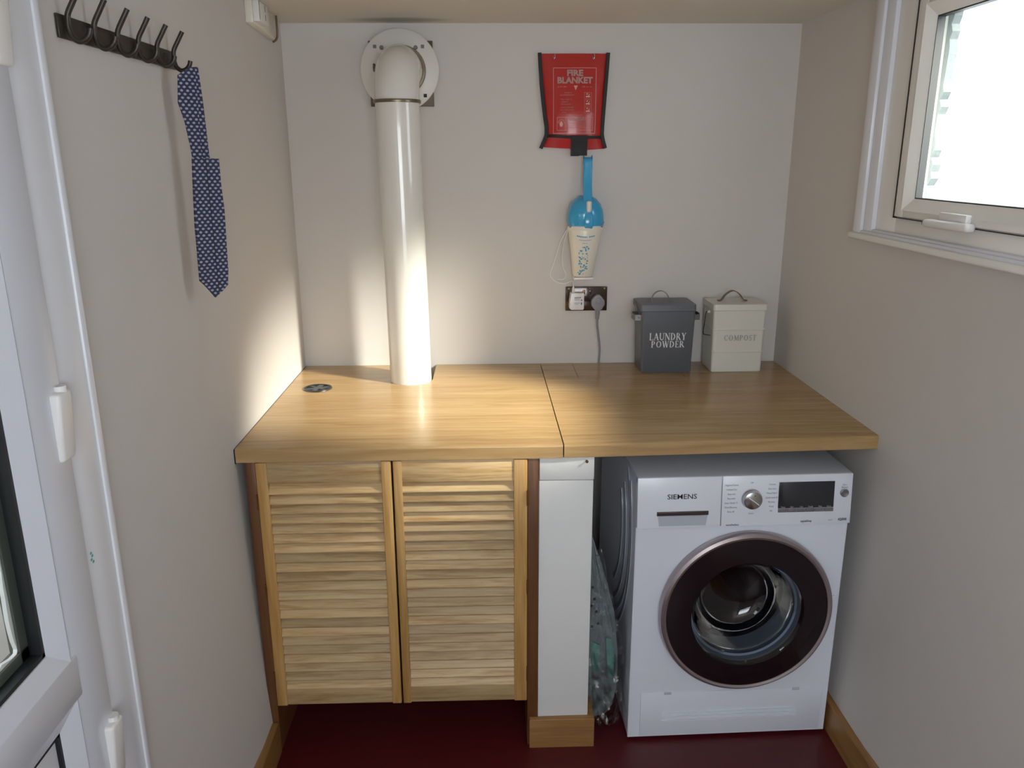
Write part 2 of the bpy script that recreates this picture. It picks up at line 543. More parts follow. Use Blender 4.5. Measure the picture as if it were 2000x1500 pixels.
# serif capitals built from strokes; unit cell height 1. S = straight stroke (x0,z0,x1,z1,w), A = arc
def serif_word(word, height, gap=.12):
    tk, tn = .17, .075
    def st(x0, z0, x1, z1, w): return ('S', x0, z0, x1, z1, w)
    def sf(x, z, w=.3): return ('S', x - w / 2, z, x + w / 2, z, .05)
    def arc(cx, cz, rx, rz, a0, a1, w0, w1): return ('A', cx, cz, rx, rz, a0, a1, w0, w1)
    G = {
        'L': (.62, [st(.16, 0, .16, 1, tk), sf(.16, .975), st(.05, .03, .58, .03, tn), st(.575, .0, .6, .26, .05)]),
        'A': (.86, [st(.12, 0, .43, 1, tn), st(.42, 1, .74, 0, tk), st(.22, .34, .62, .34, .06), sf(.12, .025, .26), sf(.74, .025, .3)]),
        'U': (.84, [st(.16, 1, .16, .32, tk), st(.70, 1, .70, .32, tn), arc(.43, .32, .27, .31, PI, 2 * PI, tk, tn), sf(.16, .975), sf(.70, .975, .26)]),
        'N': (.88, [st(.14, 0, .14, 1, tn), st(.13, 1, .74, 0, tk), st(.74, 1, .74, 0, tn), sf(.14, .025, .26), sf(.08, .975, .2), sf(.74, .975, .26)]),
        'D': (.84, [st(.16, 0, .16, 1, tk), arc(.30, .5, .44, .475, -PI / 2, PI / 2, tn, tn * 1.0), arc(.33, .5, .39, .44, -1.1, 1.1, tk, tk),
                    st(.06, .03, .34, .03, .06), st(.06, .97, .34, .97, .06)]),
        'R': (.80, [st(.16, 0, .16, 1, tk), arc(.32, .74, .24, .235, -PI / 2, PI / 2, .06, .06), arc(.34, .74, .19, .2, -1.0, 1.0, tk * .8, tk * .8),
                    st(.1, .975, .34, .975, .055), st(.2, .505, .34, .505, .055), st(.36, .5, .70, 0, tk), sf(.16, .025), sf(.73, .025, .16)]),
        'Y': (.80, [st(.14, 1, .40, .46, tk), st(.66, 1, .40, .46, tn), st(.40, .48, .40, 0, tk), sf(.14, .975, .28), sf(.66, .975, .24), sf(.40, .025, .3)]),
        'P': (.72, [st(.16, 0, .16, 1, tk), arc(.32, .72, .27, .255, -PI / 2, PI / 2, .06, .06), arc(.34, .72, .22, .22, -1.0, 1.0, tk * .8, tk * .8),
                    st(.1, .975, .34, .975, .055), st(.2, .465, .34, .465, .055), sf(.16, .025)]),
        'O': (.92, [arc(.45, .5, .37, .475, 0, 2 * PI, -1, -1)]),
        'C': (.84, [arc(.46, .5, .37, .475, .75, 2 * PI - .75, -1, -1), st(.745, .98, .745, .72, .05)]),
        'W': (1.12, [st(.12, 1, .36, 0, tk), st(.36, 0, .58, .95, tn), st(.54, 1, .78, 0, tk), st(.78, 0, 1.0, 1, tn), sf(.12, .975, .26), sf(.55, .975, .24), sf(1.0, .975, .22)]),
        'E': (.66, [st(.16, 0, .16, 1, tk), st(.06, .97, .56, .97, .06), st(.16, .5, .46, .5, .06), st(.06, .03, .60, .03, .06),
                    st(.56, .98, .56, .78, .05), st(.60, 0, .62, .24, .05), st(.46, .4, .46, .6, .045)]),
        'M': (1.02, [st(.14, 0, .18, 1, tn), st(.18, 1, .50, .05, tk), st(.50, .05, .80, 1, tn), st(.82, 1, .86, 0, tk), sf(.14, .025, .26), sf(.86, .025, .3), sf(.12, .975, .2), sf(.88, .975, .2)]),
        'S': (.64, [arc(.31, .735, .21, .235, .45, PI * 1.5, .09, .11), arc(.31, .255, .23, .245, -PI * .85, PI * .5, .09, .11), st(.2, .60, .42, .42, .14), st(.50, .98, .50, .76, .045), st(.08, .02, .08, .24, .045)]),
        'T': (.74, [st(.37, 0, .37, 1, tk), st(.04, .97, .70, .97, .06), st(.05, .98, .05, .76, .05), st(.69, .98, .69, .76, .05), sf(.37, .025)]),
    }
    quads = []
    x = 0
    for ch in word:
        adv, items = G[ch]
        for it in items:
            if it[0] == 'S':
                _, x0, z0, x1, z1, w = it
                dx, dz = x1 - x0, z1 - z0
                l = math.hypot(dx, dz)
                if abs(dz) > abs(dx) * .3:   # near-vertical strokes keep flat ends
                    hx = w / 2 * l / abs(dz)
                    q = [(x0 - hx, z0), (x0 + hx, z0), (x1 + hx, z1), (x1 - hx, z1)]
                else:
                    nx, nz = -dz / l * w / 2, dx / l * w / 2
                    q = [(x0 - nx, z0 - nz), (x1 - nx, z1 - nz), (x1 + nx, z1 + nz), (x0 + nx, z0 + nz)]
                quads.append([(x + a, b) for a, b in q])
            else:
                _, cx, cz, rx, rz, a0, a1, w0, w1 = it
                n = 20
                for i in range(n):
                    q = []
                    for t, sgn in ((i, -1), (i + 1, -1), (i + 1, 1), (i, 1)):
                        a = a0 + (a1 - a0) * t / n
                        w = (tn + (tk - tn) * abs(math.cos(a)) ** 1.5) if w0 < 0 else w0 + (w1 - w0) * t / n
                        q.append((x + cx + math.cos(a) * (rx + sgn * w / 2 - w / 2 * .6), cz + math.sin(a) * (rz + sgn * w / 2 - w / 2 * .6)))
                    quads.append(q)
        x += adv + gap
    width = x - gap
    bm = bmesh.new()
    for k, q in enumerate(quads):
        y = -.0002 - (k % 5) * .00002
        bm.faces.new([bm.verts.new(((a - width / 2) * height, y, b * height)) for a, b in q])
    return bm, width * height


# ---------------------------------------------------------------- the setting
def batter(v, x_in, sign):
    """the old side walls lean slightly into the room near the floor"""
    z = v.z
    t = max(0, (H - z) / H) ** 1.5 * .038
    f = min(1, max(0, (v.y + 1.5) / .5))
    return sign * t * f


def grid_wall(bm, x, x_out, y0, y1, z0, z1, sign, dy=.12, dz=.1):
    ny = max(1, round((y1 - y0) / dy)); nz = max(1, round((z1 - z0) / dz))
    V = [[None] * (nz + 1) for _ in range(ny + 1)]
    for i in range(ny + 1):
        for j in range(nz + 1):
            p = Vector((x, y0 + (y1 - y0) * i / ny, z0 + (z1 - z0) * j / nz))
            p.x += batter(p, x, sign)
            V[i][j] = bm.verts.new(p)
    for i in range(ny):
        for j in range(nz):
            bm.faces.new((V[i][j], V[i + 1][j], V[i + 1][j + 1], V[i][j + 1]))
    # outer skin and the four edges
    c = [bm.verts.new((x_out, y, z)) for y, z in ((y0, z0), (y1, z0), (y1, z1), (y0, z1))]
    bm.faces.new(c)
    bm.faces.new([V[i][0] for i in range(ny + 1)] + [c[1], c[0]])
    bm.faces.new([V[i][nz] for i in range(ny + 1)] + [c[2], c[3]])
    bm.faces.new([V[0][j] for j in range(nz + 1)] + [c[3], c[0]])
    bm.faces.new([V[ny][j] for j in range(nz + 1)] + [c[2], c[1]])


TH = .26
TR = .085
b = bmesh.new(); bx(b, (-TH, YF - .2, -.1), (W + TH, .2, 0)); struct('floor', b, M['floor'])
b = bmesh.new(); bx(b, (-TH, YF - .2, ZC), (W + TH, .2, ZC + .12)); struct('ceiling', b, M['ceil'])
b = bmesh.new(); bx(b, (-TH, 0, 0), (W + TH, .2, ZC)); struct('wall_back', b, M['wall'])
# left wall with the door opening
DY0, DY1, DZ = -2.62, -1.60, 2.03
b = bmesh.new()
grid_wall(b, 0, -TH, DY1, 0, 0, ZC, 1)
bx(b, (-TH, YF, 0), (0, DY0, ZC)); bx(b, (-TH, DY0, DZ), (0, DY1, ZC))
struct('wall_left', b, M['wall'], ang=20)
# right wall with the window opening
WY0, WY1, WZ0, WZ1 = -1.56, -.655, 1.487, 2.085
b = bmesh.new()
grid_wall(b, W, W + TR, WY1, 0, 0, ZC, -1)
grid_wall(b, W, W + TR, WY0, WY1, 0, WZ0, -1)
bx(b, (W, YF, 0), (W + TR, WY0, ZC)); bx(b, (W, WY0, WZ1), (W + TR, WY1, ZC))
struct('wall_right', b, M['wall'], ang=20)
# wall behind the camera, with a glazed opening
b = bmesh.new()
bx(b, (-TH, YF - .2, 0), (.3, YF, ZC)); bx(b, (1.6, YF - .2, 0), (W + TH, YF, ZC))
bx(b, (.3, YF - .2, 0), (1.6, YF, .85)); bx(b, (.3, YF - .2, 2.0), (1.6, YF, ZC))
struct('wall_front', b, M['wall'])
w3 = emp_struct('window_2')
b = bmesh.new()
for lo, hi in (((.3, .85), (.36, 2.0)), ((1.54, .85), (1.6, 2.0)), ((.36, .85), (1.54, .91)), ((.36, 1.94), (1.54, 2.0)), ((.93, .91), (.97, 1.94))):
    bx(b, (lo[0], YF - .12, lo[1]), (hi[0], YF - .06, hi[1]), .004)
obj('window_frame', b, M['upvc'], w3)
b = bmesh.new(); bx(b, (.355, YF - .095, .905), (1.545, YF - .09, 1.945)); obj('pane', b, M['glass'], w3)

# the short white dividing wall under the worktop, with its top course
PX0, PX1, PY = .8095, .9579, -.8778
b = bmesh.new(); bx(b, (PX0, PY, 0), (PX1, 0, .8455), .0025)
struct('wall_centre', b, M['pier'])
b = bmesh.new(); bx(b, (PX0 + .001, PY + .001, .8475), (PX1 + .0015, 0, H - .0385), .0025)
struct('trim_1', b, M['pier'])
b = bmesh.new(); cyl(b, (.938, PY - .006, .903), (.938, PY + .01, .903), .0022, n=10); cyl(b, (.938, PY - .008, .903), (.938, PY - .006, .903), .0042, n=10)
tag(obj('nail', b, M['brass']), 'small nail at the top of the white dividing wall under the worktop', 'nail')

# skirting boards
b = bmesh.new()
slab(b, [(PX0 - .025, PY - .018), (PX1 + .018, PY - .018), (PX1 + .018, -.25), (PX1 + .001, -.25), (PX1 + .001, PY - .001), (PX0 - .025, PY - .001)], 0.001, .098, .003)
struct('baseboard_centre', b, M['skirt_x'])
b = bmesh.new(); slab(b, [(.026, -.885), (.026, -1.595), (.052, -1.595), (.052, -.885)], .001, .101, .003)
bx(b, (0, -1.595, .001), (.028, -.885, .098))
struct('baseboard_left', b, M['skirt_y'])
b = bmesh.new(); slab(b, [(W - .030, -.10), (W - .052, -.10), (W - .052, -2.6), (W - .030, -2.6)], .001, .1, .003)
bx(b, (W - .031, -2.6, .001), (W - .0005, -.10, .097))
struct('baseboard_right', b, M['skirt_y'])

# ---------------------------------------------------------------- glazed door in the left wall
door = emp_struct('door_1')
FX = .014
b = bmesh.new()
bx(b, (-.07, DY1 - .092, 0), (FX, DY1 + .004, DZ), .004)
bx(b, (-.07, DY0, 0), (FX, DY0 + .09, DZ), .004)
bx(b, (-.07, DY0 + .09, DZ - .09), (FX, DY1 - .092, DZ), .004)
bx(b, (FX - .004, DY1 - .004, 0), (FX + .004, DY1 + .014, DZ), .0035)
obj('door_frame', b, M['upvc2'], door)
SY1 = DY1 - .097; SY0 = DY0 + .095
GY1 = -1.832; GY0 = SY0 + .13
b = bmesh.new()
bx(b, (-.055, GY1 + .04, .02), (.020, SY1, DZ - .095), .005)         # hinge stile
bx(b, (-.055, SY0, .02), (.020, GY0 - .04, DZ - .095), .005)
bx(b, (-.055, GY0 - .04, DZ - .2), (.020, GY1 + .04, DZ - .095), .005)
bx(b, (-.055, GY0 - .04, .02), (.020, GY1 + .04, .13), .005)
obj('sash_frame', b, M['upvc'], door)
b = bmesh.new(); bx(b, (-.055, GY0 - .04, .868), (.0225, GY1 + .052, .940), .003)
obj('middle_rail', b, M['upvc'], door)


def bead(bm, y0, y1, z0, z1, w, xo, xi):
    """sloping glazing bead round a rectangle in the YZ plane: outer at x=xo, inner edge at x=xi"""
    O = [(y0 - w, z0 - w), (y1 + w, z0 - w), (y1 + w, z1 + w), (y0 - w, z1 + w)]
    I = [(y0, z0), (y1, z0), (y1, z1), (y0, z1)]
    for k in range(4):
        j = (k + 1) % 4
        o0, o1, i0, i1 = O[k], O[j], I[k], I[j]
        V = [bm.verts.new((xo, *o0)), bm.verts.new((xo, *o1)), bm.verts.new((xi, *i1)), bm.verts.new((xi, *i0)),
             bm.verts.new((xo - .03, *o0)), bm.verts.new((xo - .03, *o1)), bm.verts.new((xo - .03, *i1)), bm.verts.new((xo - .03, *i0))]
        for q in ((0, 1, 2, 3), (7, 6, 5, 4), (0, 4, 5, 1), (3, 2, 6, 7), (0, 3, 7, 4), (1, 5, 6, 2)):
            bm.faces.new([V[i] for i in q])


b = bmesh.new(); bead(b, GY0, GY1, .972, DZ - .235, .034, .022, .008); obj('glazing_bead', b, M['upvc'], door)
b = bmesh.new(); bead(b, GY0, GY1, .165, .838, .034, .022, .008); obj('panel_bead', b, M['upvc'], door)
b = bmesh.new()
for z0, z1 in ((.972, DZ - .235), (.165, .838)):
    bx(b, (-.03, GY1 - .007, z0), (.006, GY1, z1)); bx(b, (-.03, GY0, z0), (.006, GY0 + .007, z1))
    bx(b, (-.03, GY0, z0), (.006, GY1, z0 + .007)); bx(b, (-.03, GY0, z1 - .007), (.006, GY1, z1))
obj('gasket', b, M['gasket'], door)
b = bmesh.new()
z0, z1 = .972, DZ - .235
bx(b, (-.028, GY1 - .026, z0), (-.012, GY1 - .0065, z1)); bx(b, (-.028, GY0, z0), (-.012, GY0 + .02, z1))
bx(b, (-.028, GY0, z0), (-.012, GY1, z0 + .024)); bx(b, (-.028, GY0, z1 - .02), (-.012, GY1, z1))
obj('glass_spacer', b, M['greyseal'], door)
b = bmesh.new(); bx(b, (-.012, GY0, z0), (-.008, GY1, z1)); obj('pane', b, M['glass'], door)
b = bmesh.new(); bx(b, (-.02, GY0 + .006, .171), (.002, GY1 - .007, .832), .003); obj('door_panel', b, M['upvc'], door)
for zc in (.712, 1.300, 1.872):
    b = bmesh.new()
    bx(b, (.012, DY1 - .134, zc - .058), (.035, DY1 - .094, zc + .052), .006, 3,
       fn=lambda c, zc=zc: (c.x - (.008 if c.z < zc - .04 else 0), c.y, c.z))
    cyl(b, (.024, DY1 - .109, zc + .048), (.024, DY1 - .109, zc + .060), .0095, n=16)
    obj('door_hinge', b, M['whitep'], door)
b = bmesh.new()
for dy, dz in ((0, 0), (.003, -.006), (-.001, -.011), (.004, -.017)):
    bx(b, (FX, DY1 - .080 + dy, 1.060 + dz), (FX + .0006, DY1 - .075 + dy, 1.064 + dz))
obj('paint_mark', b, M['greenpaint'], door, label='small green paint mark')

# what stands beyond the door pane: low bank of rough render and its white mortar edge
b = bmesh.new()
bx(b, (-.85, -3.4, -.1), (-.60, -.6, 1.75))
bmesh.ops.subdivide_edges(b, edges=list(b.edges), cuts=14, use_grid_fill=True)
for v in b.verts:
    v.co.x += random.uniform(-.012, .012); v.co.z += random.uniform(-.012, .012)
struct('wall_outside', b, M['render'])
b = bmesh.new()
prev = None
seg = 46
def jag(bm, p0, p1, wdt, n, axis, mat_depth):
    """ragged mortar strip between two points, width varies"""
    P0, P1 = Vector(p0), Vector(p1)
    ax = Vector(axis)
    L0 = []; L1 = []
    for i in range(n + 1):
        p = P0.lerp(P1, i / n)
        L0.append(p); L1.append(p + ax * wdt * random.uniform(.6, 1.3))
    d = Vector(mat_depth)
    for i in range(n):
        q = [L0[i], L0[i + 1], L1[i + 1], L1[i]]
        V = [bm.verts.new(x) for x in q] + [bm.verts.new(x + d) for x in q]
        for f in ((0, 1, 2, 3), (7, 6, 5, 4), (0, 4, 5, 1), (2, 6, 7, 3)):
            bm.faces.new([V[k] for k in f])
jag(b, (-.016, GY1 - .02, .985), (-.016, GY1 - .02, 1.78), .011, seg, (0, -1, 0), (-.006, 0, 0))
jag(b, (-.016, GY1 - .02, .99), (-.016, GY0 + .02, .99), .010, seg, (0, 0, 1), (-.006, 0, 0))
obj('mortar_edge', b, M['mortar'], door)

# ---------------------------------------------------------------- side window
win = emp_struct('window_1')


def rect_frame(bm, x0, x1, yo0, yo1, zo0, zo1, w, bev=.002):
    """rectangular frame in the YZ plane; w = (near side, far side, bottom, top) widths"""
    a, c, d, e = w
    bx(bm, (x0, yo1 - c, zo0), (x1, yo1, zo1), bev)
    bx(bm, (x0, yo0, zo0), (x1, yo0 + a, zo1), bev)
    bx(bm, (x0, yo0 + a, zo0), (x1, yo1 - c, zo0 + d), bev)
    bx(bm, (x0, yo0 + a, zo1 - e), (x1, yo1 - c, zo1), bev)


b = bmesh.new()   # stepped architrave
rect_frame(b, W - .020, W + .02, WY0 - .04, -.590, 1.474, 2.118, (.045, .046, .018, .034), .004)
rect_frame(b, W - .012, W + .03, WY0 - .02, -.634, 1.486, 2.10, (.045, .052, .012, .02), .004)
obj('architrave', b, M['upvc2'], win)
b = bmesh.new(); bx(b, (W - .032, WY0 - .05, 1.466), (W + .01, -.586, 1.484), .006, 3); obj('sill', b, M['wpaint'], win)
b = bmesh.new(); rect_frame(b, W + .000, W + .07, WY0 + .02, -.668, 1.492, 2.088, (.12, .125, .052, .06), .004)
obj('window_frame', b, M['wpaint'], win)
b = bmesh.new(); rect_frame(b, W - .008, W + .05, WY0 + .11, -.796, 1.540, 2.058, (.045, .044, .022, .022), .003)
obj('sash_frame', b, M['wpaint'], win)
b = bmesh.new()
bead(b, WY0 + .19, -.868, 1.588, 2.012, .030, -(W - .010) * -1, W + .004)
bmesh.ops.delete(b, geom=list(b.verts), context='VERTS')


def bead_r(bm, y0, y1, z0, z1, w, xo, xi):
    O = [(y0 - w, z0 - w), (y1 + w, z0 - w), (y1 + w, z1 + w), (y0 - w, z1 + w)]
    I = [(y0, z0), (y1, z0), (y1, z1), (y0, z1)]
    for k in range(4):
        j = (k + 1) % 4
        o0, o1, i0, i1 = O[k], O[j], I[k], I[j]
        V = [bm.verts.new((xo, *o0)), bm.verts.new((xo, *o1)), bm.verts.new((xi, *i1)), bm.verts.new((xi, *i0)),
             bm.verts.new((xo + .03, *o0)), bm.verts.new((xo + .03, *o1)), bm.verts.new((xo + .03, *i1)), bm.verts.new((xo + .03, *i0))]
        for q in ((0, 1, 2, 3), (7, 6, 5, 4), (0, 4, 5, 1), (3, 2, 6, 7), (0, 3, 7, 4), (1, 5, 6, 2)):
            bm.faces.new([V[i] for i in q])


bead_r(b, WY0 + .19, -.868, 1.588, 2.012, .030, W - .012, W + .004)
obj('glazing_bead', b, M['wpaint'], win)
b = bmesh.new(); rect_frame(b, W + .004, W + .022, WY0 + .189, -.867, 1.587, 2.013, (.004, .004, .004, .004), 0)
obj('gasket', b, M['gasket'], win)
b = bmesh.new(); bx(b, (W + .016, WY0 + .19, 1.588), (W + .020, -.868, 2.012)); obj('pane', b, M['glass'], win)
b = bmesh.new(); rect_frame(b, W - .0085, W + .02, WY0 + .106, -.792, 1.5365, 2.062, (.004, .004, .0012, .002), 0)
obj('shadow_gap_seal', b, M['gasket'], win)
b = bmesh.new()
bx(b, (W - .022, -1.145, 1.545), (W - .008, -1.035, 1.566), .003)
bx(b, (W - .046, -1.165, 1.530), (W - .020, -1.005, 1.549), .008, 3, fn=lambda c: (c.x + (.014 if c.y < -1.1 else 0), c.y, c.z))
hd = obj('window_handle', b, M['whitep'], win)
b = bmesh.new(); cyl(b, (W - .034, -1.004, 1.540), (W - .034, -.999, 1.540), .007, n=16); obj('handle_cap', b, M['seal'], hd)
# ragged outer stone reveal seen through the pane
b = bmesh.new()
jag(b, (W + .045, -.822, 1.50), (W + .045, -.842, 2.08), .024, 34, (0, -1, 0), (.02, 0, 0))
obj('outer_reveal', b, M['stone'], win)
b = bmesh.new(); bx(b, (W + TH, -6, -.2), (9, 4, -.05)); struct('ground_right', b, plain('paving', (.35, .34, .32), .9, bump=.5))
b = bmesh.new(); bx(b, (-6, -6, -.2), (-TH, 4, -.05)); struct('ground_left', b, plain('gravel', (.30, .25, .19), .9, bump=.8))

# ---------------------------------------------------------------- worktops
S = .8725
ZB = H - .038
t = thing('worktop', 'oak-effect worktop over the louvred cupboard, notched round the flue pipe', 'worktop', (S / 2, -.443, ZB))
PC = (.4095, -.210); PR = .0715
pts = [(.004, -.002), (.004, -.8865), (S + .0005, -.8855), (S - .005, -.002), (.4825, -.002), (.4825, -.205)]
for i in range(9):
    a = -i / 8 * PI
    pts.append((PC[0] + math.cos(a) * (PR + .001), PC[1] - .001 + math.sin(a) * (PR + .001)))
pts += [(.336, -.20), (.336, -.002)]
b = bmesh.new(); slab(b, pts, ZB, H, .0)
es = [e for e in b.edges if all(v.co.z > H - .001 for v in e.verts) and all(v.co.y < -.88 for v in e.verts)]
bmesh.ops.bevel(b, geom=es, offset=.006, segments=4, profile=.5, affect='EDGES')
obj('board', b, M['oak'], t)
b = bmesh.new(); bx(b, (.0005, -.8865, ZB - .003), (.0035, -.004, H - .001)); obj('edge_seal', b, M['gasket'], t, label='thin dark joint along the left wall')

t = thing('worktop', 'loose oak-effect worktop over the washing machine, carrying the two tins', 'worktop', (1.31, -.43, ZB))
pts = [(S - .0025, -.002), (S + .0035, -.8855), (1.763, -.848), (W - .002, -.002), (1.362, -.002), (1.362, -.212), (.986, -.212), (.986, -.002)]
b = bmesh.new(); slab(b, pts, ZB + .0005, H + .0004, 0)
es = [e for e in b.edges if all(v.co.z > H - .001 for v in e.verts) and all(v.co.y < -.84 for v in e.verts)]
bmesh.ops.bevel(b, geom=es, offset=.006, segments=4, profile=.5, affect='EDGES')
for v in b.verts:
    if v.co.x > 1.6:
        v.co.x -= .0
obj('board', b, M['oak'], t)
b = bmesh.new(); bx(b, (.9872, -.2108, ZB + .001), (1.3608, -.003, H + .0002), .0006, 1); obj('cover_panel', b, M['oak'], t, label='inset lift-out panel at the back of the board')

# round grommet let into the left worktop
t = thing('ventilation_grommet', 'round dark metal grommet with a cross, set in the left worktop', 'grommet', (.106, -.3075, H))
b = bmesh.new(); lathe(b, [(.037, .0004), (.037, .003), (.0405, .0045), (.046, .0035), (.0478, .0005)], (.106, -.3075, H), (0, 0, 1), 40, close=True); obj('rim', b, M['vent'], t)
b = bmesh.new(); lathe(b, [(0, .0006), (.038, .0006), (.038, .0001), (0, .0001)], (.106, -.3075, H), (0, 0, 1), 32); obj('inner_disc', b, M['hole'], t)
b = bmesh.new()
for k in range(3):
    a = .35 + k * PI / 3
    d = Vector((math.cos(a), math.sin(a), 0)) * .037; e = Vector((-math.sin(a), math.cos(a), 0)) * (.0045 + .003 * (k == 1))
    c = Vector((.106, -.3075, H + .0008))
    V = [b.verts.new(c + s * d + r * e + Vector((0, 0, z + k * .0001))) for z in (0, .002) for s, r in ((-1, -1), (1, -1), (1, 1), (-1, 1))]
    for f in ((0, 1, 2, 3), (4, 5, 6, 7), (0, 1, 5, 4), (1, 2, 6, 5), (2, 3, 7, 6), (3, 0, 4, 7)):
        b.faces.new([V[i] for i in f])
obj('cross_bar', b, M['ventx'], t)

# ---------------------------------------------------------------- louvred cupboard
CY = -.8836
t = thing('louvred_cupboard', 'built-in cupboard with two pale pine louvred doors between dark stained posts', 'cupboard', (.41, CY, 0))
for x0, x1, dp in ((.0245, .051, .80), (.7785, .8085, .80)):
    b = bmesh.new(); bx(b, (x0, CY + .002, .001), (x1, CY + dp, ZB - .0005), .0015)
    obj('post', b, M['dark_z'], t)
ZT, ZBt = ZB - .0025, .1585
SL = .0295
slat_me = {}
for (x0, x1, sl, sr) in ((.0515, .4115, .030, .0265), (.4165, .7775, .0235, .0365)):
    cx = (x0 + x1) / 2
    dr = bpy.data.objects.new('louvred_door', None); COL.objects.link(dr); dr.parent = t
    dr.empty_display_size = .05
    Wl = Matrix.Translation((.41, CY, 0))
    dr.location = Vector((cx, CY, ZBt)) - Vector((.41, CY, 0))
    WM[dr.name] = Matrix.Translation((cx, CY, ZBt))
    # the slats stand between the two stiles
    for q0, q1 in ((x0, x0 + sl), (x1 - sr, x1)):
        b = bmesh.new(); bx(b, (q0, CY, ZBt - .002), (q1, CY + .026, ZT), .0025)
        obj('stile', b, M['pine_z'], dr)
    xs0, xs1 = x0 + sl - .001, x1 - sr + .001
    b = bmesh.new(); bx(b, (xs0, CY + .003, ZT - .062), (xs1, CY + .022, ZT), .001); obj('top_rail', b, M['pine_x'], dr)
    b = bmesh.new(); bx(b, (xs0, CY + .003, ZBt), (xs1, CY + .022, ZBt + .052), .001); obj('bottom_rail', b, M['pine_x'], dr)
    za, zb = ZBt + .052, ZT - .062
    n = 22
    st = (zb - za) / n
    b = bmesh.new()
    pr = [(CY + .0046, .0036), (CY + .0032, .0018), (CY + .0028, -.0002), (CY + .0034, -.0022), (CY + .0050, -.0038), (CY + .0078, -.0044), (CY + .0100, -.0030), (CY + .0250, st * .96), (CY + .0200, st * 1.04)]
    A = [b.verts.new((xs0, y, z)) for y, z in pr]; B = [b.verts.new((xs1, y, z)) for y, z in pr]
    b.faces.new(A); b.faces.new(list(reversed(B)))
    for i in range(len(pr)):
        j = (i + 1) % len(pr)
        b.faces.new((A[i], B[i], B[j], A[j]))
    bmesh.ops.transform(b, matrix=WM[dr.name].inverted() @ Matrix.Translation((0, 0, ZBt)), verts=list(b.verts))
    me = mesh_of('slat', b, M['pine_x'])
    for k in range(n):
        s = bpy.data.objects.new('slat', me); COL.objects.link(s); s.parent = dr
        s.location = (0, random.uniform(-.0006, .0006), .052 + k * st)
        s.rotation_euler = (math.radians(random.uniform(-1.6, 1.6)), 0, 0)
    # hinge knuckles on the outer stile
    hx = x0 - .001 if x0 < .3 else x1 + .001
    for hz in (.80, .53, .25):
        b = bmesh.new(); cyl(b, (hx, CY - .002, hz - .022), (hx, CY - .002, hz + .022), .0028, n=10)
        for zz in (-.007, .007):
            cyl(b, (hx, CY - .002, hz + zz - .0006), (hx, CY - .002, hz + zz + .0006), .0034, n=10)
        obj('hinge', b, M['brass'], dr)

# ---------------------------------------------------------------- flue pipe
t = thing('flue_pipe', 'tall cream enamelled flue pipe rising from the left worktop into the back wall', 'pipe', (PC[0], PC[1], .5))
PT = (.3975, -.210, 1.862)
b = bmesh.new()
cyl(b, (PC[0] + .003, PC[1], .50), PT, PR - .0005, PR - .0015, 64)
obj('pipe', b, M['enamel'], t)
b = bmesh.new()
RB = .105
path = [(PT[0], PT[1], PT[2] + .003)]
zc = 1.868
yc = -.210 + RB
for i in range(13):
    a = i / 12 * PI / 2
    path.append((PT[0], yc - RB * math.cos(a), zc + RB * math.sin(a)))
path += [(PT[0] + .001, -.03, zc + RB), (PT[0] + .001, -.002, zc + RB)]
tube(b, path, [.0700] * (len(path) - 2) + [.0695, .0695], 64)
obj('elbow', b, M['enamel'], t)
AZ = zc + RB
b = bmesh.new(); lathe(b, [(.0705, -.005), (.0745, -.005), (.0755, 0), (.0745, .005), (.0705, .005)], (PT[0], PT[1], PT[2]), (0, 0, 1), 64, close=True)
obj('joint_ring', b, M['seal'], t)
b = bmesh.new(); lathe(b, [(.0785, 0), (.0785, .004), (.127, .004), (.1305, .002), (.1305, 0)], (.3905, -.018, 1.9735), (0, -1, 0), 72, close=True)
obj('wall_disc', b, M['disc'], t)
b = bmesh.new(); lathe(b, [(.0705, 0), (.0705, .006), (.0775, .0065), (.0795, .002), (.0795, 0)], (PT[0] + .001, -.022, AZ), (0, -1, 0), 64, close=True)
obj('seal_ring', b, M['seal'], t)
b = bmesh.new(); bx(b, (.2885, -.012, 1.859), (.5015, -.001, 2.066), .001); obj('back_plate', b, M['brownplate'], t)
for x, z, kind in ((.311, 2.047, 's'), (.469, 2.047, 's'), (.4735, 1.893, 's'), (.3335, 2.044, 'r'), (.446, 2.044, 'r')):
    b = bmesh.new()
    if kind == 's':
        bx(b, (x - .0055, -.0235, z - .0055), (x + .0055, -.0222, z + .0055))
        obj('square_hole', b, M['hole'] if z < 1.95 else M['screw'], t)
    else:
        cyl(b, (x, -.0222, z), (x, -.0262, z), .0072, .0058, 20)
        bx(b, (x - .005, -.0266, z - .0007), (x + .005, -.026, z + .0007))
        obj('screw', b, M['screw'], t)
b = bmesh.new(); bx(b, (.305, -.045, 1.968), (.311, -.0222, 1.992), .001); bx(b, (.305, -.047, 1.977), (.327, -.043, 1.982), .001)
obj('clip', b, M['brownplate'], t)

# ---------------------------------------------------------------- fire blanket
t = thing('fire_blanket_pouch', 'red vinyl fire blanket pouch with black edging, hung high on the back wall', 'fire blanket', (.975, -.001, 1.70))
rows = [(2.027, .8575, 1.0925), (1.98, .8605, 1.090), (1.93, .864, 1.087), (1.87, .8705, 1.0835), (1.82, .877, 1.0805), (1.79, .882, 1.079), (1.765, .882, 1.0785), (1.745, .874, 1.083), (1.722, .8635, 1.0905)]


def edge(z, side):
    for (z0, a0, c0), (z1, a1, c1) in zip(rows, rows[1:]):
        if z1 <= z <= z0:
            f = (z0 - z) / (z0 - z1)
            return (a0 + (a1 - a0) * f) if side == 0 else (c0 + (c1 - c0) * f)
    return rows[-1][1 + side]


